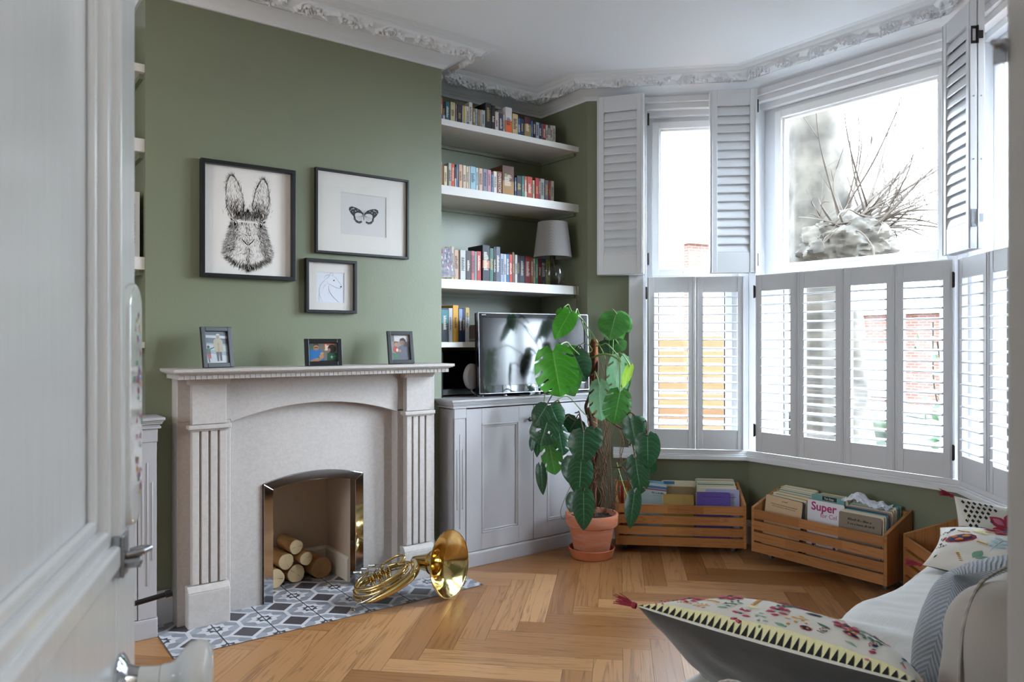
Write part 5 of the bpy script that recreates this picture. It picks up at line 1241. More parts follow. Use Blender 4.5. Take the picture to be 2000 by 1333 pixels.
LV = [((672, 80), (600, 200), 42, 4.30, 4.25, 'b', .3, 0, 0, (770, 215, 4.42)), ((640, 62), (655, 145), 30, 4.32, 4.32, 'b', -.3, 0, 0, None), ((700, 85), (672, 155), 14, 4.33, 4.32, 'b', .7, 0, 0, None),
      ((895, 88), (862, 205), 62, 4.40, 4.34, 'm', .25, 0, 0, (880, 290, 4.42)), ((900, 88), (968, 165), 38, 4.42, 4.36, 'm', -.5, 0, 0, None), ((905, 120), (925, 205), 26, 4.42, 4.38, 'm', .4, 0, 0, None),
      ((862, 215), (868, 285), 55, 4.50, 4.46, 'd', .1, 0, 0, None), ((905, 225), (940, 255), 30, 4.48, 4.45, 'm', -.3, 0, 0, None),
      ((592, 262), (628, 478), 86, 4.20, 4.12, 'b', .05, 4.2, 0, (720, 280, 4.38)), ((690, 275), (752, 405), 56, 4.38, 4.32, 'd', -.2, 0, 0, (745, 260, 4.42)), ((640, 340), (690, 480), 60, 4.30, 4.25, 'm', .35, 0, 0, None), ((672, 262), (735, 275), 26, 4.40, 4.40, 'b', 0, 0, 0, None),
      ((915, 298), (885, 480), 48, 4.36, 4.34, 'p', .35, 3.6, 0, (795, 240, 4.42)), ((965, 335), (925, 440), 18, 4.30, 4.28, 'y', .3, 0, 0, (890, 300, 4.4)), ((935, 350), (958, 445), 22, 4.38, 4.36, 'm', -.2, 0, 0, None),
      ((815, 422), (822, 600), 44, 4.30, 4.28, 'p', .15, 3.4, 0, (780, 380, 4.42)), ((915, 462), (888, 612), 56, 4.28, 4.24, 'm', -.1, 4.6, 0, (915, 310, 4.36)), ((935, 290), (945, 340), 20, 4.5, 4.5, 'm', .2, 0, 0, None),
      ((560, 530), (500, 622), 40, 4.22, 4.18, 'd', .2, 0, 0, (640, 480, 4.38)), ((580, 530), (632, 632), 44, 4.24, 4.20, 'd', -.25, 0, 0, None), ((568, 595), (530, 715), 58, 4.20, 4.16, 'd', .1, 0, 2.2, (650, 560, 4.38)), ((618, 640), (645, 765), 40, 4.26, 4.22, 'd', -.3, 3.5, 0, (700, 600, 4.4)),
      ((500, 672), (486, 745), 16, 4.3, 4.28, 'd', .4, 0, 0, None), ((520, 690), (518, 775), 16, 4.3, 4.28, 'd', -.3, 0, 0, None), ((572, 700), (600, 862), 42, 4.24, 4.22, 'm', .2, 2.6, 0, (640, 640, 4.38)),
      ((740, 655), (735, 808), 60, 4.16, 4.12, 'd', .05, 0, 0, (700, 560, 4.36)), ((790, 640), (782, 742), 40, 4.30, 4.27, 'd', -.25, 3.5, 0, (770, 600, 4.42)), ((705, 590), (668, 655), 50, 4.40, 4.38, 'd', 0, 0, 0, None),
      ((700, 785), (668, 900), 50, 4.20, 4.17, 'd', .25, 0, 0, (760, 760, 4.4)), ((728, 795), (720, 968), 52, 4.14, 4.10, 'd', -.1, 0, 0, (790, 780, 4.4)),
      ((532, 818), (542, 958), 22, 4.25, 4.22, 'd', .2, 0, 0, (600, 790, 4.36)), ((700, 955), (672, 1040), 32, 4.12, 4.10, 'd', .3, 0, 0, (770, 900, 4.38)), ((740, 945), (742, 1130), 44, 4.10, 4.06, 'd', -.05, 0, 0, (790, 880, 4.38)),
      ((968, 590), (990, 722), 40, 4.22, 4.18, 'd', .15, 0, 0, (965, 720, 4.32)), ((1000, 588), (1040, 650), 26, 4.23, 4.2, 'd', -.4, 0, 0, None), ((1048, 672), (1050, 832), 50, 4.18, 4.14, 'd', 0, 0, 0, (1035, 600, 4.24)), ((990, 782), (1015, 952), 44, 4.14, 4.10, 'd', .1, 3.0, 0, (960, 715, 4.32)), ((1070, 800), (1076, 855), 16, 4.2, 4.2, 'd', .4, 0, 0, None),
      ((985, 948), (962, 1120), 32, 4.06, 4.02, 'd', .05, 0, 0, (880, 820, 4.3)), ((1040, 780), (1000, 800), 10, 4.24, 4.24, 'm', 0, 0, 0, None)]
for L_ in LV:
    b0, t0, w0, kb, kt, c, tw, spn, hol, att = L_
    leaf(cpx(*b0), cpx(*t0), w0, kb, kt, c, tw, spn, hol, (cpx(att[0], att[1]) + (att[2],)) if att else (cpx(b0[0]+(775-b0[0])*.35, b0[1]+20) + (kb+.07,)))
# bare curling petioles at the top
for P in ([(700, 85, 4.33), (735, 110, 4.36), (765, 160, 4.40), (772, 210, 4.42), (765, 230, 4.43)], [(770, 160, 4.44), (800, 210, 4.44), (830, 260, 4.42), (845, 300, 4.42)], [(715, 250, 4.4), (735, 225, 4.4), (765, 235, 4.4), (780, 260, 4.4), (745, 280, 4.4)], [(600, 515, 4.3), (660, 480, 4.36), (740, 560, 4.38), (810, 620, 4.40)], [(550, 430, 4.3), (552, 480, 4.3), (548, 520, 4.3)], [(900, 800, 4.35), (920, 870, 4.30), (950, 960, 4.2), (985, 1010, 4.12)], [(870, 860, 4.4), (930, 800, 4.36), (980, 760, 4.3)], [(620, 490, 4.35), (600, 520, 4.3), (590, 560, 4.3)]):
    mb = MB(); mb.tube(spl([tuple(at(*(cpx(a, b)+(c,)))) for a, b, c in P]), .0030, 7); pb(mb, 'petiole', STEMG)

# ------------------------------------------------------------------ french horn on the hearth
bn = (VR*.86 - VA*.50 + VZ*.10).normalized(); bu = (VZ - bn*bn.z).normalized(); bs = bn.cross(bu).normalized()
RB = .166; bc = Vector((1.999, 3.172, .0035)) + bu*RB
fh = thing('french_horn', 'brass french horn lying on the tiled hearth with its bell facing the room', 'french horn', loc=(1.80, 3.30, 0)); FI = T((-1.80, -3.30, 0))
def hb(mb, n_, m, parent=None, **k):
    o = mb.build(n_, m, parent or fh, **k); o.matrix_local = FI if parent is None else Matrix.Identity(4); return o
BMx = basis(bc, bs, bu, bn)
bell = [(RB, 0), (RB-.004, -.004), (.146, -.012), (.122, -.024), (.098, -.042), (.078, -.064), (.062, -.092), (.050, -.125), (.041, -.160), (.034, -.195), (.029, -.225)]
mb = MB(); mb.lathe(bell, 72, M=BMx, caps=False); o = hb(mb, 'bell', BRASS, solid=.0012)
mb = MB(); mb.tube([tuple(BMx @ Vector((RB*math.cos(a), RB*math.sin(a), 0))) for a in [k*2*PI/72 for k in range(72)]], .0022, 8, closed=True); hb(mb, 'bell_rim', BRASS)
mb = MB(); mb.lathe([(.056, -.112), (.060, -.110), (.061, -.100), (.060, -.090), (.062, -.0885), (.066, -.086), (.061, -.084)], 48, M=BMx, caps=False); hb(mb, 'bell_collar', BRASSD)
Lp = at(693, 1166, 3.655); Rp = at(812, 1110, 3.72); rc = (Lp+Rp)/2; e1 = (Rp-Lp); ra = e1.length/2; e1.normalize()
e2 = (VA*.97 + VZ*.20); e2 = (e2-e1*e2.dot(e1)).normalized(); en = e1.cross(e2)
if en.z < 0: en = -en
def hp_(a, b, c=0): return tuple(rc + e1*a + e2*b + en*c)
def ell(A, B, c, n=56, a0=0, a1=2*PI): return [hp_(A*math.cos(a0+(a1-a0)*i/n), B*math.sin(a0+(a1-a0)*i/n), c) for i in range(n+1)]
# tail from the bell into the first branch
tail0 = BMx @ Vector((0, 0, -.222))
mb = MB(); P = spl([tuple(BMx @ Vector((0, 0, -.19))), tuple(tail0), hp_(ra*.96, -.055, .012), hp_(ra*.62, -.108, .006), hp_(0, -.128, 0), hp_(-ra*.62, -.108, -.002), hp_(-ra*.98, -.02, 0), hp_(-ra*.86, .07, .002), hp_(-ra*.4, .122, .004), hp_(.02, .125, .006), hp_(ra*.5, .10, .008), hp_(ra*.78, .04, .010)], 8)
n_ = len(P); mb.tube(P, [.030-.0205*min(1, (i/n_*1.7))**.7 for i in range(n_)], 14); hb(mb, 'bell_branch', BRASS)
for (A, B, c, r_, a0, a1) in ((ra*.97, .118, .020, .0068, .3, 6.0), (ra*.84, .100, .030, .0062, 1.0, 6.9), (ra*.70, .082, .012, .0062, .2, 5.2), (ra*.88, .106, .046, .006, 2.0, 5.6)):
    mb = MB(); mb.tube(ell(A, B, c, 60, a0, a1), r_, 10); hb(mb, 'main_tubing', BRASS)
# valve section: three rotors with silver caps, levers, slides
SIL = mat('nickel_silver', '#c4c2ba', .16, metal=1)
for k in range(3):
    cx_, cy_ = -.055+k*.040, .010
    Mv = basis(Vector(hp_(cx_, cy_, .030)), e1, e2, en)
    mb = MB(); mb.lathe([(.0, 0), (.0165, 0), (.0165, .030), (.0, .030)], 24, M=Mv); v_ = hb(mb, 'rotary_valve', BRASS)
    mb = MB(); mb.lathe([(.0175, .028), (.0182, .030), (.0182, .038), (.012, .043), (.005, .045), (.004, .050), (0, .051)], 24, M=Mv); hb(mb, 'valve_cap', SIL, parent=v_)
    mb = MB(); mb.tube([hp_(cx_+.015, cy_+.005, .074), hp_(cx_-.01, cy_+.03, .080), hp_(cx_-.045, cy_+.045, .084)], .0024, 6); mb.tube([hp_(cx_-.040, cy_+.03, .086), hp_(cx_-.070, cy_+.06, .086)], [.006, .008], 8); hb(mb, 'lever', SIL)
    for s_, ln in ((1, .085), (-1, .070)):
        a_ = cx_; P = spl([hp_(a_-.009, cy_+s_*.012, .036), hp_(a_-.009, cy_+s_*ln*.8, .032), hp_(a_, cy_+s_*ln, .032), hp_(a_+.009, cy_+s_*ln*.8, .032), hp_(a_+.009, cy_+s_*.012, .036)], 6)
        mb = MB(); mb.tube(P, .0052, 8); hb(mb, 'valve_slide', BRASS)
        mb = MB(); mb.tube([hp_(a_-.009, cy_+s_*ln*.45, .034), hp_(a_-.009, cy_+s_*ln*.55, .033)], .0066, 10); mb.tube([hp_(a_+.009, cy_+s_*ln*.45, .034), hp_(a_+.009, cy_+s_*ln*.55, .033)], .0066, 10); hb(mb, 'slide_ferrule', SIL)
mb = MB(); P = spl([hp_(.09, .02, .05), hp_(.13, .05, .058), hp_(.10, .09, .062), hp_(.03, .085, .058), hp_(-.02, .05, .050)], 8); mb.tube(P, .0062, 10); hb(mb, 'tuning_slide', BRASS)
mb = MB(); P = spl([hp_(-.02, -.06, .03), hp_(.04, -.075, .04), hp_(.11, -.06, .05), hp_(.125, -.02, .052), hp_(.09, .01, .05)], 8); mb.tube(P, .0062, 10); hb(mb, 'tuning_slide', BRASS)
mb = MB(); P = spl([hp_(-.06, -.09, -.016), hp_(-.01, -.11, -.014), hp_(.04, -.10, -.012), hp_(.05, -.085, -.012), hp_(.0, -.075, -.014)], 8); mb.tube(P, .006, 10); hb(mb, 'tuning_slide', BRASS)
for a_, b_ in (((ra*.6, -.10), (ra*.4, -.06)), ((-ra*.5, -.10), (-ra*.35, -.03)), ((-ra*.6, .08), (-ra*.3, .04)), ((ra*.5, .08), (ra*.3, .03)), ((0, -.12), (0, -.05))):
    mb = MB(); mb.tube([hp_(a_[0], a_[1], .006), hp_(b_[0], b_[1], .036)], .0026, 6); hb(mb, 'brace', SIL)
mpe = at(690, 1191, 3.525)
mb = MB(); P = spl([hp_(.05, -.09, .030), hp_(-.02, -.125, .022), hp_(-ra*.55, -.130, .014), hp_(-ra*.85, -.118, .012), tuple(mpe+VA*.045+VR*.030+VZ*.030), tuple(mpe+VA*.018+VR*.006+VZ*.008)], 8); mb.tube(P, [.0058-.0018*i/len(P) for i in range(len(P))], 10); hb(mb, 'leadpipe', SIL)
md = Vector((-VA.x-.3*VR.x, -VA.y-.3*VR.y, .25)).normalized(); mo = md.orthogonal().normalized()
mb = MB(); mb.lathe([(.0050, -.022), (.0062, -.010), (.0100, -.002), (.0128, .002), (.0132, .0045), (.0118, .006), (.0095, .0045), (.0085, .000), (.004, -.012), (0, -.014)], 28, M=basis(mpe, mo, md.cross(mo), md), caps=False); hb(mb, 'mouthpiece', SIL)

# ------------------------------------------------------------------ sofa
LINEN = weave_mat('beige_linen_slipcover', '#aba39b', '#98908a', 17, bump=.25)
THROWM = weave_mat('cream_woven_throw', '#cfcbc6', '#c3bfbb', 17, bump=.3, direction='Y')
KNIT = weave_mat('blue_grey_knit', '#a2a8b0', '#868c95', 5.5, bump=.9, direction='DIAGONAL')
sofa = thing('sofa', 'long beige linen sofa under the right bay window, near arm at the bottom edge', 'sofa', loc=(2.1, .75, 0)); SI = T((-2.1, -.75, 0))
def rb(mb, x0, y0, z0, x1, y1, z1, r_=.06, n=10, wr=.0, seed=0, M=None, uvs=(4, 4)):
    """soft box: a cube grid pushed to a rounded box, lightly wrinkled"""
    c = Vector(((x0+x1)/2, (y0+y1)/2, (z0+z1)/2)); hx, hy, hz = (x1-x0)/2, (y1-y0)/2, (z1-z0)/2
    for ax in range(3):
        for s_ in (-1, 1):
            def fn(u, v, ax=ax, s_=s_):
                a, b = (u*2-1), (v*2-1)
                if s_*(1 if ax != 1 else -1) < 0: a, b = b, a
                q = [0, 0, 0]; q[ax] = s_; o_ = [k for k in range(3) if k != ax]; q[o_[0]] = a; q[o_[1]] = b
                p = Vector((q[0]*hx, q[1]*hy, q[2]*hz)); inn = Vector((max(-hx+r_, min(hx-r_, p.x)), max(-hy+r_, min(hy-r_, p.y)), max(-hz+r_, min(hz-r_, p.z))))
                d = p-inn
                if d.length > 1e-9: p = inn + d.normalized()*r_
                if wr: p += p.normalized()*wr*noise.noise(Vector(((p.x+seed)*7, p.y*7, p.z*7)))
                return p+c
            mb.grid(fn, n, n, M=M, uvscale=uvs)
    return mb
def sb_(mb, n_, m, **k): o = mb.build(n_, m, sofa, **k); o.matrix_local = SI; return o
mb = MB(); rb(mb, 1.06, .26, .06, 3.12, 1.15, .30, .04, 12, .006); sb_(mb, 'base', LINEN)
for xa, xb in ((1.27, 1.98), (1.98, 2.98)):
    mb = MB(); rb(mb, xa, .40, .302, xb-.004, 1.19, .440, .055, 14, .008, xa); sb_(mb, 'seat_cushion', LINEN)
mb = MB(); rb(mb, 1.06, .225, .28, 3.12, .42, .74, .06, 14, .008); sb_(mb, 'back_frame', LINEN)
mb = MB(); rb(mb, 1.00, .24, .06, 1.262, .955, .655, .105, 22, .0); sb_(mb, 'arm', LINEN)
mb = MB()
for k in range(4): mb.tube([(1.118+.020*k-.010*math.sin(a_)*(1.5-k), .850+.105*math.sin(a_), .550+.105*math.cos(a_)) for a_ in [PI/2*(1-q/8) for q in range(9)]] + [(1.118+.020*k, .79-.02*k, .655)], .0030, 6)
sb_(mb, 'arm_pleats', LINEN)
mb = MB(); rb(mb, 2.985, .24, .06, 3.20, 1.10, .52, .09, 14, .008); sb_(mb, 'arm', LINEN)
for a, b in ((1.12, .32), (1.12, 1.12), (3.06, .32), (3.06, 1.12)):
    mb = MB(); mb.lathe([(.02, 0), (.026, .06)], 14, M=T((a, b, 0))); sb_(mb, 'leg', mat('sofa_leg_wood', '#5a3d28', .5))
for i, (xa, xb) in enumerate(((1.44, 2.12), (2.13, 2.82))):
    mb = MB(); rb(mb, xa, .32, .445, xb, .665, .850, .125, 26, .016, i*5, M=None); o = sb_(mb, 'back_cushion', LINEN)
    mb = MB(); y0_, y1_, zz0, zz1 = .345, .575, .49, .845
    for yy in (.42, .585):
        mb.tube(spl([(xa-.001, yy, .52), (xa-.002, yy, .64), (xa+.003, yy, .745), (xa+.030, yy, .805), (xa+.075, yy, .840), (xa+.14, yy, .852), (xa+.3, yy, .853), (xb-.12, yy, .852)], 6), .0035, 6)
    mb.build('piping', LINEN, o)
# throw over the seat
tw = thing('sofa_throw', 'cream woven throw draped over the sofa seat', 'throw', loc=(2.1, .9, .45))
def thf(u, v):
    x = 1.275+1.74*u; dip = math.exp(-((x-2.02)/.05)**2)
    fy = 1.235+.10*max(0, x-2.2)-.02*math.exp(-((x-2.14)/.08)**2)+.012*math.sin(x*9)
    ymin = .56; s = v*1.0; 
    if s < .72: y = ymin+(fy-.05-ymin)*s/.72; z = .459
    else:
        a = (s-.72)/.28; 
        if a < .45: th = a/.45*PI/2; y = fy-.05+.05*math.sin(th); z = .459-.05+.05*math.cos(th)
        else: y = fy+.004*math.sin(x*30); z = .409-(a-.45)/.55*.26
    fold = .010*noise.noise(Vector((x*5, y*4, .3))) + .007*abs(noise.noise(Vector((x*13+y*9, y*5-x*3, 4.3))))
    rid = .016*math.exp(-((x-1.80-(y-.9)*.35)/.035)**2)*(1 if y < 1.2 else .4) + .014*math.exp(-((x-2.16+(y-.9)*.30)/.045)**2)
    z += fold + rid - .014*dip + .018*math.exp(-((x-2.02)/.07)**2)*max(0, (y-.9))*1.2
    return (x-2.1, y-.9, z-.45)
mb = MB(); mb.grid(thf, 130, 70, uvscale=(6, 4)); mb.build('blanket', THROWM, tw, solid=.004)

# ------------------------------------------------------------------ cushions
ECOL = ['#d8d3cb', '#a8324a', '#1f2a4c', '#c9922f', '#3f6f5a', '#c7604a', '#9fbccb', '#c4708a', '#e6dfae', '#14161c', '#7aa08c', '#8f2436']
EM = [mat('embroidery_'+c.strip('#'), c, .85, bump=.6, bscale=500) for c in ECOL]
EMC = mat('embroidered_cotton', '#d2cdc6', .9, bump=.2, bscale=300)
CHAR = mat('charcoal_velvet', '#3c3936', .95, sheen=.3, bump=.2, bscale=60, var=.12, vscale=12)
def psurf(w_, h, tf, tb, wr=.004, seed=0.):
    def f(u, v, side, off=0.):
        if off:
            e_ = .004; u_ = max(-.98, min(.98, u)); v_ = max(-.98, min(.98, v)); p = f(u, v, side); n = (f(u_+e_, v_, side)-f(u_-e_, v_, side)).cross(f(u_, v_+e_, side)-f(u_, v_-e_, side)).normalized()
            if (n.y > 0) == (side > 0): n = -n
            return p+n*off
        cu, cv = max(-1, min(1, u)), max(-1, min(1, v)); x = w_/2*cu*(1-.075*(1-cv*cv)*abs(cu)**3); z = h/2*cv*(1-.075*(1-cu*cu)*abs(cv)**3)
        t = max(0, (1-cu*cu)*(1-cv*cv))**.48; y = -(tf if side > 0 else -tb)*t
        y += wr*noise.noise(Vector((x*14+seed, z*14, side)))*min(1, t*3) + off*(-1 if side > 0 else 1)
        return Vector((x, y, z))
    return f
def patch(mb, f, u0, v0, pts, m, off=.0016):
    """embroidered shape: polygon in surface units around (u0,v0), fanned and projected on the cushion"""
    su, sv = (min(1, max(.25, (1-abs(q))*2.6)) for q in (u0, v0)); pts = [(p[0]*su, p[1]*sv) for p in pts]
    n = len(pts); V = [f(u0, v0, 1, off+.0016)]
    for rr_ in (.5, 1):
        for p in pts: V.append(f(u0+p[0]*rr_, v0+p[1]*rr_, 1, off+(.0012 if rr_ < 1 else 0)))
    F = [(0, 1+i, 1+(i+1) % n) for i in range(n)] + [(1+i, 1+n+i, 1+n+(i+1) % n, 1+(i+1) % n) for i in range(n)]
    mb.add([tuple(v) for v in V], F, m)
def ov(a, b, rot, n=10, cx=0, cy=0):
    c, s = math.cos(rot), math.sin(rot); return [(cx+a*math.cos(t)*c-b*math.sin(t)*s, cy+a*math.cos(t)*s+b*math.sin(t)*c) for t in [k*2*PI/n for k in range(n)]]
def lf_(l, w_, rot, n=5):
    P = [(l*k/n, w_*math.sin(PI*k/n)) for k in range(n+1)] + [(l*k/n, -w_*math.sin(PI*k/n)) for k in range(n-1, 0, -1)]
    c, s = math.cos(rot), math.sin(rot); P = [(x-l/2, y) for x, y in P]; return [(x*c-y*s, x*s+y*c) for x, y in P]
def motif(mb, f, kind, u, v, s, rot, rnd):
    if kind == 'flower':
        c1, c2 = rnd.choice(((5, 0), (1, 7), (7, 5), (11, 1)))
        for k in range(6): a = rot+k*PI/3; patch(mb, f, u+.62*s*math.cos(a), v+.62*s*math.sin(a), lf_(s*1.0, s*.34, a), c1); patch(mb, f, u+.66*s*math.cos(a), v+.66*s*math.sin(a), lf_(s*.6, s*.16, a), c2, .0040)
        patch(mb, f, u, v, ov(s*.26, s*.26, 0), 2, .0042)
    elif kind == 'sprig':
        c = rnd.choice((4, 10, 3, 6))
        for k in range(6): q = (k//2-.8)*.55*s; sd = 1 if k % 2 else -1; a = rot+sd*.8; patch(mb, f, u+q*math.cos(rot)+.34*s*math.cos(a), v+q*math.sin(rot)+.34*s*math.sin(a), lf_(s*.62, s*.15, a), c)
        patch(mb, f, u, v, lf_(s*2.0, s*.04, rot), c)
    elif kind == 'bird':
        patch(mb, f, u, v, lf_(s*1.9, s*.42, rot), 1); patch(mb, f, u+.8*s*math.cos(rot), v+.8*s*math.sin(rot), ov(s*.30, s*.26, 0), 7); patch(mb, f, u-.3*s*math.cos(rot), v-.3*s*math.sin(rot)+.1*s, lf_(s*.9, s*.2, rot+.5), 2, .004)
    elif kind == 'leaf': patch(mb, f, u, v, lf_(s*1.5, s*.36, rot), rnd.choice((4, 10, 2, 6, 8)))
    elif kind == 'pod':
        patch(mb, f, u, v, ov(s*.75, s*.62, rot, 12), 11); patch(mb, f, u, v, ov(s*.60, s*.45, rot, 12), 2, .003)
        for a in (0, 2.1, 4.2): patch(mb, f, u+.30*s*math.cos(a+rot), v+.30*s*math.sin(a+rot), ov(s*.2, s*.2, 0, 8), 5, .0045); patch(mb, f, u+.30*s*math.cos(a+rot), v+.30*s*math.sin(a+rot), ov(s*.11, s*.11, 0, 8), 3, .006)
    elif kind == 'berries':
        for k in range(5): a = rot+(k-2)*.4; patch(mb, f, u+.7*s*math.cos(a), v+.7*s*math.sin(a), ov(s*.13, s*.13, 0, 7), 1); patch(mb, f, u+.35*s*math.cos(a), v+.35*s*math.sin(a), lf_(s*.7, s*.03, a), 2)
    elif kind == 'crest':
        for k in range(7): a = rot-.9+k*.3; patch(mb, f, u+.4*s*math.cos(a), v+.4*s*math.sin(a), lf_(s*.9, s*.12, a), 5)
    elif kind == 'scallop':
        for k in range(5): patch(mb, f, u+(k-2)*.34*s*math.cos(rot), v+(k-2)*.34*s*math.sin(rot), ov(s*.2, s*.2, 0, 8), 3)
def tassel(M, parent, n=26, L_=.045):
    mb = MB(); rr = random.Random(4)
    mb.lathe([(.0, .0), (.007, .003), (.008, .010), (.006, .014)], 12, M=M, mat=0)
    for k in range(n):
        a, q = rr.uniform(0, 2*PI), rr.uniform(.1, 1)*.017; mb.tube([M @ Vector((.004*math.cos(a), .004*math.sin(a), .012)), M @ Vector((q*.7*math.cos(a), q*.7*math.sin(a), .012+L_*.5)), M @ Vector((q*math.cos(a+.3), q*math.sin(a+.3), .012+L_*rr.uniform(.8, 1.05)))], [.0014, .0013, .0008], 5)
    return mb.build('tassel', mat('crimson_tassel', '#8a2233', .9), parent)
def cushion(label, M, w_, h, tf, tb, motifs, back=CHAR, seed=0., zig=True, lace=False, tas=(), name='embroidered_cushion'):
    r = thing(name, label, 'cushion', M=M); f = psurf(w_, h, tf, tb, .006, seed); e = lambda a: math.sin((a*2-1)*PI/2)
    mb = MB(); mb.grid(lambda u, v: f(e(u), e(v), 1), 50, 50); cv_ = mb.build('front_cover', EMC, r)
    mb = MB(); mb.grid(lambda u, v: f(e(v), e(u), -1), 40, 40); mb.build('back_cover', back, r)
    rnd = random.Random(int(seed*10)+3)
    for (k_, u, v, s, rot) in motifs:
        mb = MB(); motif(mb, f, k_, u, v, s, rot, rnd); mb.build('embroidered_%s' % {'crest': 'fan', 'pod': 'ladybird'}.get(k_, k_), EM, r)
    if zig:
        mb = MB(); n = 38
        for side in range(4):
            for k in range(n):
                a0, a1 = -1+2*k/n, -1+2*(k+1)/n; am = (a0+a1)/2; E0, E1, wb = .9995, .978, .966
                def q(a, b): return {0: (a, b), 1: (a, -b), 2: (b, a), 3: (-b, a)}[side]
                V = [f(*q(a0, E0), 1, .0012), f(*q(a1, E0), 1, .0012), f(*q(a1, wb), 1, .0016), f(*q(a0, wb), 1, .0016)]; mb.add([tuple(p) for p in V], [(0, 1, 2, 3)], 0)
                V = [f(*q(a0+.006, E0), 1, .0026), f(*q(a1-.006, E0), 1, .0026), f(*q(am, E1), 1, .0026)]; mb.add([tuple(p) for p in V], [(0, 1, 2)], 1)
        mb.build('zigzag_border', [EM[8], EM[9]], r)
    if lace:
        mb = MB()
        for i in range(6):
            for j in range(7-i): mb_u, mb_v = -.90+i*.085+(j % 2)*.04, .90-j*.095; su_, sv_ = (1/min(1, max(.25, (1-abs(q))*2.6)) for q in (mb_u, mb_v)); patch(mb, f, mb_u, mb_v, [(p_[0]*su_, p_[1]*sv_) for p_ in ((.030, 0), (0, .042), (-.030, 0), (0, -.042))], 9, .0008)
        mb.build('crochet_corner', EM, r)
    for (u, v, dx, dz) in tas:
        p = f(u, v, 1); d = Vector((dx, 0, dz)).normalized(); o_ = Vector((0, 1, 0)); tassel(basis(p+d*.002, o_, d.cross(o_), d), r)
    return r
# near cushion slumped over the sofa arm
A = at(1246, 1186, 1.74); B_ = at(1792, 1340, 1.30); xa = (B_-A).normalized(); dn = Vector((.74, .0, -.67)); dn = (dn-xa*dn.dot(xa)).normalized()
nrm = xa.cross(-dn)                                          # local y axis
wp = (B_-A).length; hp2 = .43; cen = (A+B_)/2 + dn*hp2/2
Mc = basis(cen, -xa, Vector((-nrm.x, -nrm.y, -nrm.z)), -dn)
if (Mc.to_3x3() @ Vector((0, -1, 0))).x < 0: Mc = basis(cen, xa, nrm, -dn)
MO = []; rnd = random.Random(9); kinds = ['flower', 'sprig', 'bird', 'leaf', 'berries', 'scallop', 'leaf', 'crest', 'flower', 'leaf', 'sprig', 'pod']
for j, (vv, ss) in enumerate(((.935, .070), (.86, .085), (.73, .10), (.50, .12), (.15, .13), (-.3, .13))):
    n_ = (12, 11, 9, 7, 6, 6)[j]
    for i in range(n_): MO.append((kinds[(i*5+j*7) % len(kinds)], -.86+i*1.72/(n_-1)+rnd.uniform(-.02, .02), vv+rnd.uniform(-.02, .02), ss, rnd.uniform(0, 6)))
cushion('large embroidered cushion with charcoal back and black zigzag border on the near arm', Mc, wp, hp2, .155, .05, MO, seed=1., tas=((-1, 1, -1, .25), (1, 1, 1, .3)))
# knitted cushion
r = thing('knitted_cushion', 'blue grey ribbed knit cushion leaning on the sofa back behind the linen one', 'cushion', M=basis((2.02, .745, .600), (.985, -.17, 0), Vector((.17, .985, 0)).normalized()*-1*-1, (0, 0, 1)) @ Matrix.Rotation(.30, 4, 'X'))
f = psurf(.48, .37, .12, .12, .006, 4.); e = lambda a: math.sin((a*2-1)*PI/2); mb = MB(); mb.grid(lambda u, v: f(e(u), e(v), 1), 40, 40, uvscale=(4, 4)); mb.grid(lambda u, v: f(e(v), e(u), -1), 40, 40, uvscale=(4, 4)); mb.build('cover', KNIT, r)
# two embroidered cushions at the far end
X1 = (VR*.70-VZ*.08-VA*.62).normalized(); Z1 = (VZ*.34+VA*.50+VR*.80); Z1 = (Z1-X1*Z1.dot(X1)).normalized(); Y1 = Z1.cross(X1); c1 = at(1802, 1104, 2.70)+X1*.25+Z1*.125
MO = [('leaf', -.78, .35, .16, 1.1), ('berries', -.72, .70, .18, .8), ('leaf', -.28, .66, .2, .3), ('bird', -.86, -.1, .12, .6), ('leaf', .1, .1, .2, -.6), ('leaf', .18, .62, .2, 1.9), ('flower', .5, .55, .2, 1.), ('pod', -.62, -.15, .30, .5), ('sprig', -.15, -.30, .28, 1.3), ('crest', .25, -.50, .34, 1.2), ('flower', -.10, .42, .26, .2), ('leaf', -.40, .20, .22, -.9), ('leaf', .38, .30, .26, .9), ('leaf', .55, -.1, .24, .2), ('berries', -.45, .62, .22, 1.), ('bird', .30, .72, .2, .3), ('leaf', -.35, -.66, .18, 1.2), ('scallop', -.2, -.74, .12, .5), ('leaf', .62, .55, .22, 2.), ('sprig', .75, -.6, .22, .4), ('berries', -.82, -.52, .14, 2.)]
rnd = random.Random(5); MO += [(rnd.choice(('leaf', 'leaf', 'sprig', 'berries', 'leaf', 'scallop')), -.85+(i % 7)*.27+rnd.uniform(-.05, .05), -.78+(i//7)*.5+rnd.uniform(-.06, .06), .13, rnd.uniform(0, 6)) for i in range(21)]
cushion('embroidered floral cushion with a ladybird shape at the far sofa end', basis(c1, X1, Y1, X1.cross(Y1)), .50, .25, .10, .05, MO, seed=2., zig=False, tas=((-1, -1, -1, -.15),))
X2 = (VR*.98-VZ*.14-VA*.12).normalized(); Z2 = (VZ*.90+VA*.35-VR*.05); Z2 = (Z2-X2*Z2.dot(X2)).normalized(); Y2 = Z2.cross(X2); c2 = at(1864, 984, 2.96)+X2*.23-Z2*.17
MO = [('flower', -.25, .42, .34, .4), ('sprig', -.55, -.1, .26, 1.4), ('leaf', .1, -.15, .26, .5), ('crest', .35, .3, .3, .2), ('leaf', -.75, -.6, .2, 1.), ('bird', -.2, -.55, .24, 1.), ('leaf', .4, -.5, .3, 2.), ('leaf', .62, .7, .2, 0)]
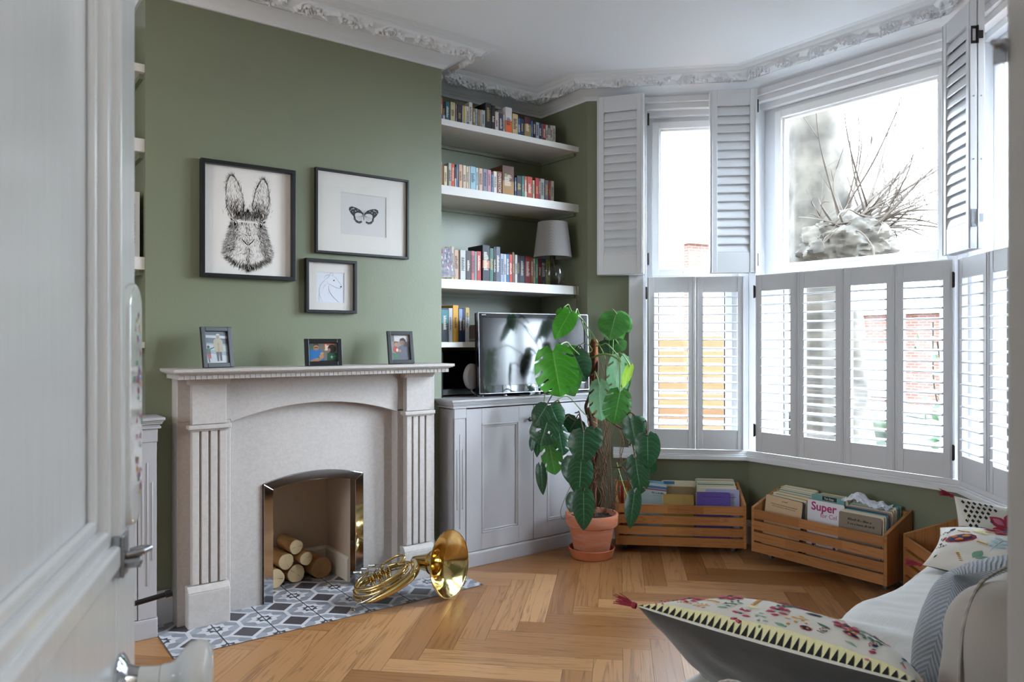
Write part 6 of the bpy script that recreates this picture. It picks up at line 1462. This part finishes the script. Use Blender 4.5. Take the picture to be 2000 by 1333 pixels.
MO += [(rnd.choice(('leaf', 'sprig', 'berries', 'leaf')), -.85+(i % 6)*.3+rnd.uniform(-.05, .05), -.3+(i//6)*.42+rnd.uniform(-.06, .06), .12, rnd.uniform(0, 6)) for i in range(6, 18)]
cushion('embroidered cushion with a crochet corner propped highest at the far sofa end', basis(c2, X2, Y2, X2.cross(Y2)), .46, .40, .08, .07, MO, seed=3., zig=False, lace=True, tas=((-1, 1, -1, .1),))

# ------------------------------------------------------------------ door, door frame and ironmongery
DOORP = mat('door_gloss_paint', '#e4e8ec', .2, bump=.10, bscale=9, stretch=(6, 6, .6))
DM = frame((-.098, .22), (.342, .94)); DW = .765
dr = bpy.data.objects.new('door_1', None); COL.objects.link(dr); dr.matrix_world = DM; struct(dr, 'open white panelled door')
def db(mb, n_, m, parent=dr, **k): return mb.build(n_, m, parent, **k)
mb = MB(); SW = .096
mb.box(DW-SW, 0, .006, DW, .044, 2.05); mb.box(0, 0, .006, .105, .044, 2.05)
mb.box(.105, 0, .006, DW-SW, .044, .23); mb.box(.105, 0, .86, DW-SW, .044, 1.075); mb.box(.105, 0, 1.93, DW-SW, .044, 2.05)
mb.box(.105, .016, .23, DW-SW, .028, .86); mb.box(.105, .016, 1.075, DW-SW, .028, 1.93)
db(mb, 'door_leaf', DOORP, bevel=.003)
for (za, zb) in ((1.075, 1.93), (.23, .86)):
    mb = MB()
    for off, w_, y0_, y1_ in ((-.004, .024, -.008, .016), (.018, .020, .000, .016), (.038, .014, .008, .016)):
        a, b, c, d = .105+off, DW-SW-off, za+off, zb-off
        mb.box(a, y0_, c, a+w_, y1_, d); mb.box(b-w_, y0_, c, b, y1_, d); mb.box(a, y0_, c, b, y1_, c+w_); mb.box(a, y0_, d-w_, b, y1_, d)
    db(mb, 'panel_moulding', DOORP, bevel=.004, seg=3)
PORC = mat('white_porcelain', '#e2e6e8', .08, coat=.8)
KX, KZ = DW-.088, .945
kb = bpy.data.objects.new('door_knob', None); COL.objects.link(kb); kb.parent = dr; kb.matrix_local = T((KX, 0, KZ)) @ Matrix.Rotation(PI/2, 4, 'X')
mb = MB(); mb.lathe([(.030, 0), (.030, .003), (.026, .006), (.018, .010), (.0155, .016), (.0150, .020), (.0, .020)], 40); mb.build('rose', CHROME, kb)
mb = MB(); mb.lathe([(.0145, .020), (.0135, .032), (.0135, .040), (.0, .040)], 32); mb.build('shank', PORC, kb)
mb = MB(); mb.lathe([(.0, .0405), (.0140, .0405), (.0148, .044), (.0150, .049), (.0175, .054), (.026, .060), (.0335, .068), (.0355, .077), (.0330, .085), (.024, .090), (.010, .092), (0, .0925)], 48); mb.build('knob', PORC, kb)
# porcelain finger plate with painted flowers
fpz0, fpz1 = 1.098, 1.362; fx0, fx1 = DW-.074, DW-.004; xc = (fx0+fx1)/2; hw = (fx1-fx0)/2
mb = MB()
pr = []
for k in range(33):
    a = PI*k/32; pr.append((xc+hw*math.cos(a), fpz1-.030+.030*math.sin(a)))
for k in range(33):
    a = PI+PI*k/32; pr.append((xc+hw*math.cos(a), fpz0+.030+.030*math.sin(a)))
mb.prism(pr, -.0085, 0, 'y'); pt = db(mb, 'finger_plate', PORC, bevel=.0035, seg=3)
mb = MB(); rnd = random.Random(17)
for (zc, n_) in ((1.315, 5), (1.255, 12), (1.215, 5), (1.150, 9), (1.185, 3)):
    for k in range(n_*2):
        cx, cz = xc+.012+rnd.gauss(0, .009), zc+rnd.gauss(0, .010); c = rnd.choice((0, 0, 1, 1, 2, 3, 4)); rr = rnd.uniform(.0015, .0045)
        flat(mb, [(cx+rr*math.cos(t*2*PI/8)*(1.4 if c == 2 else 1), cz+rr*math.sin(t*2*PI/8)) for t in range(8)], -.0087-.00002*k, c)
mb.build('painted_flowers', [cmat('#c77aa0'), cmat('#a83a6a'), cmat('#5f9a78'), cmat('#4a62b0'), cmat('#d8a868')], pt)
# cabin hook plate on the door
mb = MB(); lx = DW-.108; mb.box(lx-.010, -.011, 1.062, lx+.014, -.008, 1.104); mb.box(lx-.010, -.008, 1.062, lx+.014, 0, 1.104)
lt = db(mb, 'latch_plate', STEEL, bevel=.001)
mb = MB(); mb.tube([(lx, -.011, 1.082), (lx+.004, -.026, 1.084), (lx+.016, -.030, 1.084), (lx+.020, -.022, 1.083), (lx+.018, -.011, 1.082)], .0032, 10); mb.lathe([(.006, 0), (.006, .014), (0, .016)], 16, M=T((lx+.004, -.010, 1.074)) @ Matrix.Rotation(PI/2, 4, 'X')); mb.build('latch_loop', STEEL, lt)
# door frame at the right edge
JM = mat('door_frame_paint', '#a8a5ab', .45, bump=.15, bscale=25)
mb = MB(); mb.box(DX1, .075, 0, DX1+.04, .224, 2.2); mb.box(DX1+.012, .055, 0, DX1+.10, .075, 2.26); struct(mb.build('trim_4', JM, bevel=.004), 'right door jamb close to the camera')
mb = MB(); mb.box(DX1+.002, .222, 0, DX1+.10, .238, 2.26); mb.box(DX0-.10, .222, 0, DX0-.0, .238, 2.26); mb.box(DX0-.10, .222, 2.2, DX1+.10, .238, 2.28); struct(mb.build('trim_5', TRIM, bevel=.003), 'white architrave round the doorway')
kp = thing('strike_hook', 'small chrome hook keeper fixed high on the door jamb at the right edge', 'hook', M=T((DX1+.002, .240, 1.532)) @ Matrix.Scale(.55, 4))
mb = MB(); mb.box(-.004, -.006, -.020, -.0005, .012, .016); mb.build('plate', STEEL, kp, bevel=.001)
mb = MB(); mb.tube(spl([(-.003, .006, .006), (-.012, .008, .010), (-.024, .004, .006), (-.024, -.004, .001), (-.008, -.004, .000)]), .0042, 8); mb.build('hook', STEEL, kp)
# black stand arm by the left cabinet
st = thing('music_stand', 'black tubular stand arm showing past the door edge by the left cabinet', 'stand', loc=(.30, 3.16, 0)); SJ = T((-.30, -3.16, 0))
a0 = Vector((.664, 3.125, .308)); a1 = Vector((.30, 3.16, .255))
for (P, n_, r_) in (([tuple(a1), tuple(a0)], 'arm', .010), ([(.30, 3.16, .0), (.30, 3.16, .80)], 'pole', .012)):
    mb = MB(); mb.tube(P, r_, 12); o = mb.build(n_, BLACK, st); o.matrix_local = SJ
mb = MB(); d = (a0-a1).normalized(); mb.tube([tuple(a0-d*.012), tuple(a0+d*.012)], .0145, 14); o = mb.build('end_cap', BLACK, st); o.matrix_local = SJ
mb = MB(); mb.lathe([(.14, 0), (.14, .012), (.02, .02)], 24); o = mb.build('foot_disc', BLACK, st)

# ------------------------------------------------------------------ outside the bay
GROUND = mat('pale_paving', '#5b564f', .9, var=.2, vscale=2)
mb = MB(); mb.box(3.6, -30, -.55, 60, 40, -.45); struct(mb.build('ground', GROUND), 'front garden paving and street')
def oz(px, k, z=-.45): v = at(px, 664, k); return Vector((v.x, v.y, z))
def fr_mat(name, c1, c2, mort):
    m = mat(name, c1, .9); N = m.node_tree.nodes; L = m.node_tree.links; br = N.new('ShaderNodeTexBrick'); uv = N.new('ShaderNodeUVMap')
    L.new(uv.outputs[0], br.inputs['Vector']); br.inputs['Color1'].default_value = lin(c1); br.inputs['Color2'].default_value = lin(c2); br.inputs['Mortar'].default_value = lin(mort)
    br.inputs['Scale'].default_value = 1; br.inputs['Brick Width'].default_value = .225; br.inputs['Row Height'].default_value = .075; br.inputs['Mortar Size'].default_value = .012
    L.new(br.outputs[0], N['Principled BSDF'].inputs['Base Color']); return m
BRICK = fr_mat('red_brick', '#74453a', '#653a30', '#6d665d')
def bwall(name, label, p, q, z0, z1, thick=.3, m=BRICK, cat='house'):
    r = thing(name, label, cat, M=frame((p.x, p.y, 0), (q-p).xy)); L_ = (q-p).length
    mb = MB(); mb.add([(0, 0, z0), (L_, 0, z0), (L_, 0, z1), (0, 0, z1)], [(0, 1, 2, 3)], 0, [[(0, z0), (L_, z0), (L_, z1), (0, z1)]]); mb.add([(0, thick, z0), (L_, thick, z0), (L_, thick, z1), (0, thick, z1), (0, 0, z0), (0, 0, z1), (L_, 0, z0), (L_, 0, z1)], [(1, 0, 3, 2), (0, 4, 5, 3), (6, 1, 2, 7), (3, 5, 7, 2)], 0)
    mb.build('brick_wall', m, r); return r, L_
WIN = mat('distant_window', '#8f979c', .2)
r, L_ = bwall('terraced_house', 'red brick house end across the street seen through the left bay window', oz(1345, 20), oz(1470, 21), -.45, 3.9, .2)
mb = MB(); mb.box(-.1, -.15, 3.9, L_+.1, .25, 4.02); mb.build('eaves', UPVC, r); mb = MB(); mb.prism([(-.15, 4.02), (.3, 4.02), (.2, 4.2)], -.1, L_+.1, 'x', mat=0); mb.v = [v for v in mb.v]; mb.build('roof', mat('slate_roof', '#8b8d92', .8), r)
r, L_ = bwall('terraced_house', 'pale rendered gable house further left across the street', oz(1262, 24), oz(1322, 24.5), -.45, 4.1, 5., m=mat('pale_render', '#8c8274', .9))
mb = MB(); mb.prism([(0, 4.1), (L_, 4.1), (L_*.5, 5.4)], 0, 5, 'y'); mb.build('roof', mat('slate_roof', '#8b8d92', .8), r)
r, L_ = bwall('terraced_house', 'low red brick house behind the tree seen through the right centre shutters', oz(1640, 22), oz(2050, 17), -2., 2.0, 4.)
for i in range(4):
    mb = MB(); mb.box(.9+i*2.3, -.04, -.3, 2.0+i*2.3, .02, 1.2); mb.build('window', WIN, r)
mb = MB(); mb.box(-.1, -.15, 2.0, L_+.1, 4, 2.12); mb.build('eaves', UPVC, r)
# slatted timber screen
CEDAR = wood_mat('cedar_slats', '#80603f', '#6a4c30', grain='#402b18', rough=.7, tone=.3)
p, q = oz(1235, 6.6), oz(1452, 6.4); r = thing('slatted_fence', 'orange cedar slatted screen outside the left bay window', 'fence', M=frame((p.x, p.y, 0), (q-p).xy)); L_ = (q-p).length
for i in range(14): mb = MB(); mb.box(0, 0, -.40+i*.125, L_, .022, -.40+i*.125+.098); mb.build('slat', CEDAR, r)
for x in (.0, L_*.5, L_-.07): mb = MB(); mb.box(x, .022, -.45, x+.07, .09, 1.36); mb.build('post', CEDAR, r)
# street tree: plane trunk with a pollard burr and whips
BARK = mat('plane_tree_bark', '#4c463e', .95, bump=.6, bscale=14, var=.5, vscale=5, col2='#2a2621')
TK = 6.9; tp = oz(1632, TK); tr = thing('street_tree', 'pollarded plane tree with knobbly burr and bare whips outside the centre window', 'tree', loc=tuple(tp)); TI = T(-tp)
def trf(u, v):
    z = -.45+u*6.; a = 2*PI*v; px = 1650-60*min(1, max(0, (z+.45)/3.2)); k = TK; c = at(px, 664, k)
    r_ = .36-.035*z+.05*noise.noise(Vector((math.cos(a)*1.2, math.sin(a)*1.2, z*1.1)))+.02*noise.noise(Vector((math.cos(a)*4, math.sin(a)*4, z*5)))
    return (c.x+r_*math.cos(a), c.y+r_*math.sin(a), z)
mb = MB(); mb.grid(trf, 90, 40); o = mb.build('trunk', BARK, tr); o.matrix_local = TI
bcn = at(1655, 478, TK-.30)
def bur(u, v):
    th, ph_ = PI*u, 2*PI*v; d = Vector((math.sin(th)*math.cos(ph_), math.sin(th)*math.sin(ph_), math.cos(th)))
    r_ = .30*(1+.30*noise.noise(d*2.3)+.20*(.5-abs(noise.noise(d*4.5)))+.05*noise.noise(d*10)); q = VR*d.x*1.20+VA*d.y+VZ*d.z*.85
    return bcn + q*r_
mb = MB(); mb.grid(bur, 60, 90); o = mb.build('burr', BARK, tr); o.matrix_local = TI
TWG = mat('bare_twig', '#33281e', .9); rnd = random.Random(31)
for k in range(92):
    if k < 14: ex, ey = rnd.uniform(1590, 1790), rnd.uniform(150, 330)
    elif k < 60: ex, ey = rnd.uniform(1730, 1960), rnd.uniform(250, 500)
    else: ex, ey = rnd.choice((rnd.uniform(1540, 1640), rnd.uniform(1700, 1860))), rnd.uniform(330, 520)
    sx, sy = rnd.uniform(1610, 1720), rnd.uniform(425, 470); k0, k1 = TK-.35+rnd.uniform(-.2, .3), TK+rnd.uniform(-1.2, 1.2); P = []
    for i in range(6):
        t = i/5; P.append(at(sx+(ex-sx)*t+18*math.sin(PI*t)*(1 if ex > sx else -1), sy+(ey-sy)*t-14*math.sin(PI*t)+rnd.uniform(-3, 3), k0+(k1-k0)*t))
    mb = MB(); mb.tube(spl([tuple(p_) for p_ in P], 3), [.011*(1-.8*i/15)*rnd.uniform(.8, 1.1) for i in range(16)], 5)
    if k % 2 == 0:
        for s_ in range(3):
            i = rnd.choice((2, 3, 4)); q = P[i]; d = Vector((rnd.uniform(-.2, .25), rnd.uniform(-.2, .2), rnd.uniform(.05, .3))); mb.tube([tuple(q), tuple(q+d*.5), tuple(q+d)], [.004, .003, .0015], 4)
    o = mb.build('whip', TWG, tr); o.matrix_local = TI
# hedge, bins and shrub by the street
HEDGE = mat('hedge_leaves', '#2f3a24', .9, bump=1.0, bscale=20, var=.5, vscale=12)
p, q = oz(1470, 9.5), oz(1960, 9.0); hd = thing('garden_hedge', 'low clipped hedge between the front garden and the street', 'hedge', M=frame((p.x, p.y, 0), (q-p).xy)); L_ = (q-p).length
mb = MB(); rb(mb, 0, -.25, -.45, L_, .25, .35, .12, 60, .07, 2); mb.build('foliage', HEDGE, hd)
for i, (px, k_, c_, lab) in enumerate(((1525, 7.6, '#4c5052', 'dark grey wheelie bin outside the centre window, nearest the fence'), (1820, 7.4, '#8b9296', 'pale grey wheelie bin outside the right part of the centre window'))):
    p = oz(px, k_); bn_ = thing('wheelie_bin', lab, 'bin', M=frame((p.x, p.y, -.45), VR.xy)); MBN = mat('bin_plastic_%s' % c_.strip('#'), c_, .5)
    mb = MB(); mb.add([(-.24, -.25, .06), (.24, -.25, .06), (.24, .25, .06), (-.24, .25, .06), (-.29, -.32, 1.0), (.29, -.32, 1.0), (.29, .32, 1.0), (-.29, .32, 1.0)], [(0, 3, 2, 1), (0, 1, 5, 4), (1, 2, 6, 5), (2, 3, 7, 6), (3, 0, 4, 7), (4, 5, 6, 7)]); mb.build('body', MBN, bn_, bevel=.02)
    mb = MB(); mb.box(-.31, -.35, 1.0, .31, .34, 1.05); mb.box(-.25, .34, .98, .25, .40, 1.02); mb.build('lid', MBN, bn_, bevel=.015)
    for s_ in (-1, 1): mb = MB(); mb.lathe([(.1, -.03), (.1, .03)], 20, M=T((s_*.25, .27, .1)) @ Matrix.Rotation(PI/2, 4, 'Y')); mb.build('wheel', BLACK, bn_)
p = oz(1850, 5.6); sh = thing('garden_shrub', 'young laurel shrub with glossy leaves outside the right end of the centre window', 'shrub', loc=tuple(p)); SK = T(-p); rnd = random.Random(8)
for k in range(6):
    P = [at(1850+rnd.uniform(-6, 6), 1000, 5.6)] + [at(1850+rnd.uniform(-40, 20)*t, 1000-(380+rnd.uniform(-60, 20))*t, 5.6+rnd.uniform(-.2, .2)) for t in (.4, .7, 1)]
    mb = MB(); mb.tube(spl([tuple(x) for x in P]), .006, 6); o = mb.build('stem', TWG, sh); o.matrix_local = SK
    mb = MB()
    for j in range(16):
        t = rnd.uniform(.3, 1); q = P[0].lerp(P[3], t) + Vector((rnd.uniform(-.12, .12), rnd.uniform(-.12, .12), rnd.uniform(-.05, .05))); d = Vector((rnd.uniform(-1, 1), rnd.uniform(-1, 1), rnd.uniform(-.3, .8))).normalized(); s_ = d.orthogonal().normalized()*.022; mb.add([tuple(q), tuple(q+d*.04+s_), tuple(q+d*.10), tuple(q+d*.04-s_)], [(0, 1, 2, 3)])
    o = mb.build('leaves', mat('laurel_leaf', '#2a4a24', .4), sh); o.matrix_local = SK

# ------------------------------------------------------------------ fill lamps added out of view, hallway and rear room
hl = thing('hall_fill_lamp', 'added unseen globe fill lamp in the hallway behind the camera', 'lamp', loc=(.9, -.75, 2.45))
mb = MB(); mb.lathe([(.0, -.12), (.08, -.10), (.13, -.03), (.13, .03), (.08, .10), (.03, .12)], 32); em = mat('hall_fill_globe', '#ffffff', .5); em.node_tree.nodes['Principled BSDF'].inputs['Emission Color'].default_value = (1, .96, .93, 1); em.node_tree.nodes['Principled BSDF'].inputs['Emission Strength'].default_value = 11
mb.build('globe', em, hl); mb = MB(); mb.tube([(0, 0, .12), (0, 0, .52)], .006, 8); mb.build('rod', IRON, hl)
hl = thing('rear_fill_lamp', 'added unseen globe fill lamp in the rear half of the room behind the door', 'lamp', loc=(-1.3, 2.2, 2.3))  # unseen pendant added as warm fill from the rear
mb = MB(); mb.lathe([(.0, -.14), (.09, -.11), (.15, -.03), (.15, .03), (.09, .11), (.03, .14)], 32); em = mat('rear_fill_globe', '#ffffff', .5); em.node_tree.nodes['Principled BSDF'].inputs['Emission Color'].default_value = (1, .86, .68, 1); em.node_tree.nodes['Principled BSDF'].inputs['Emission Strength'].default_value = 12
mb.build('globe', em, hl); mb = MB(); mb.tube([(0, 0, .14), (0, 0, .67)], .006, 8); mb.build('rod', IRON, hl)
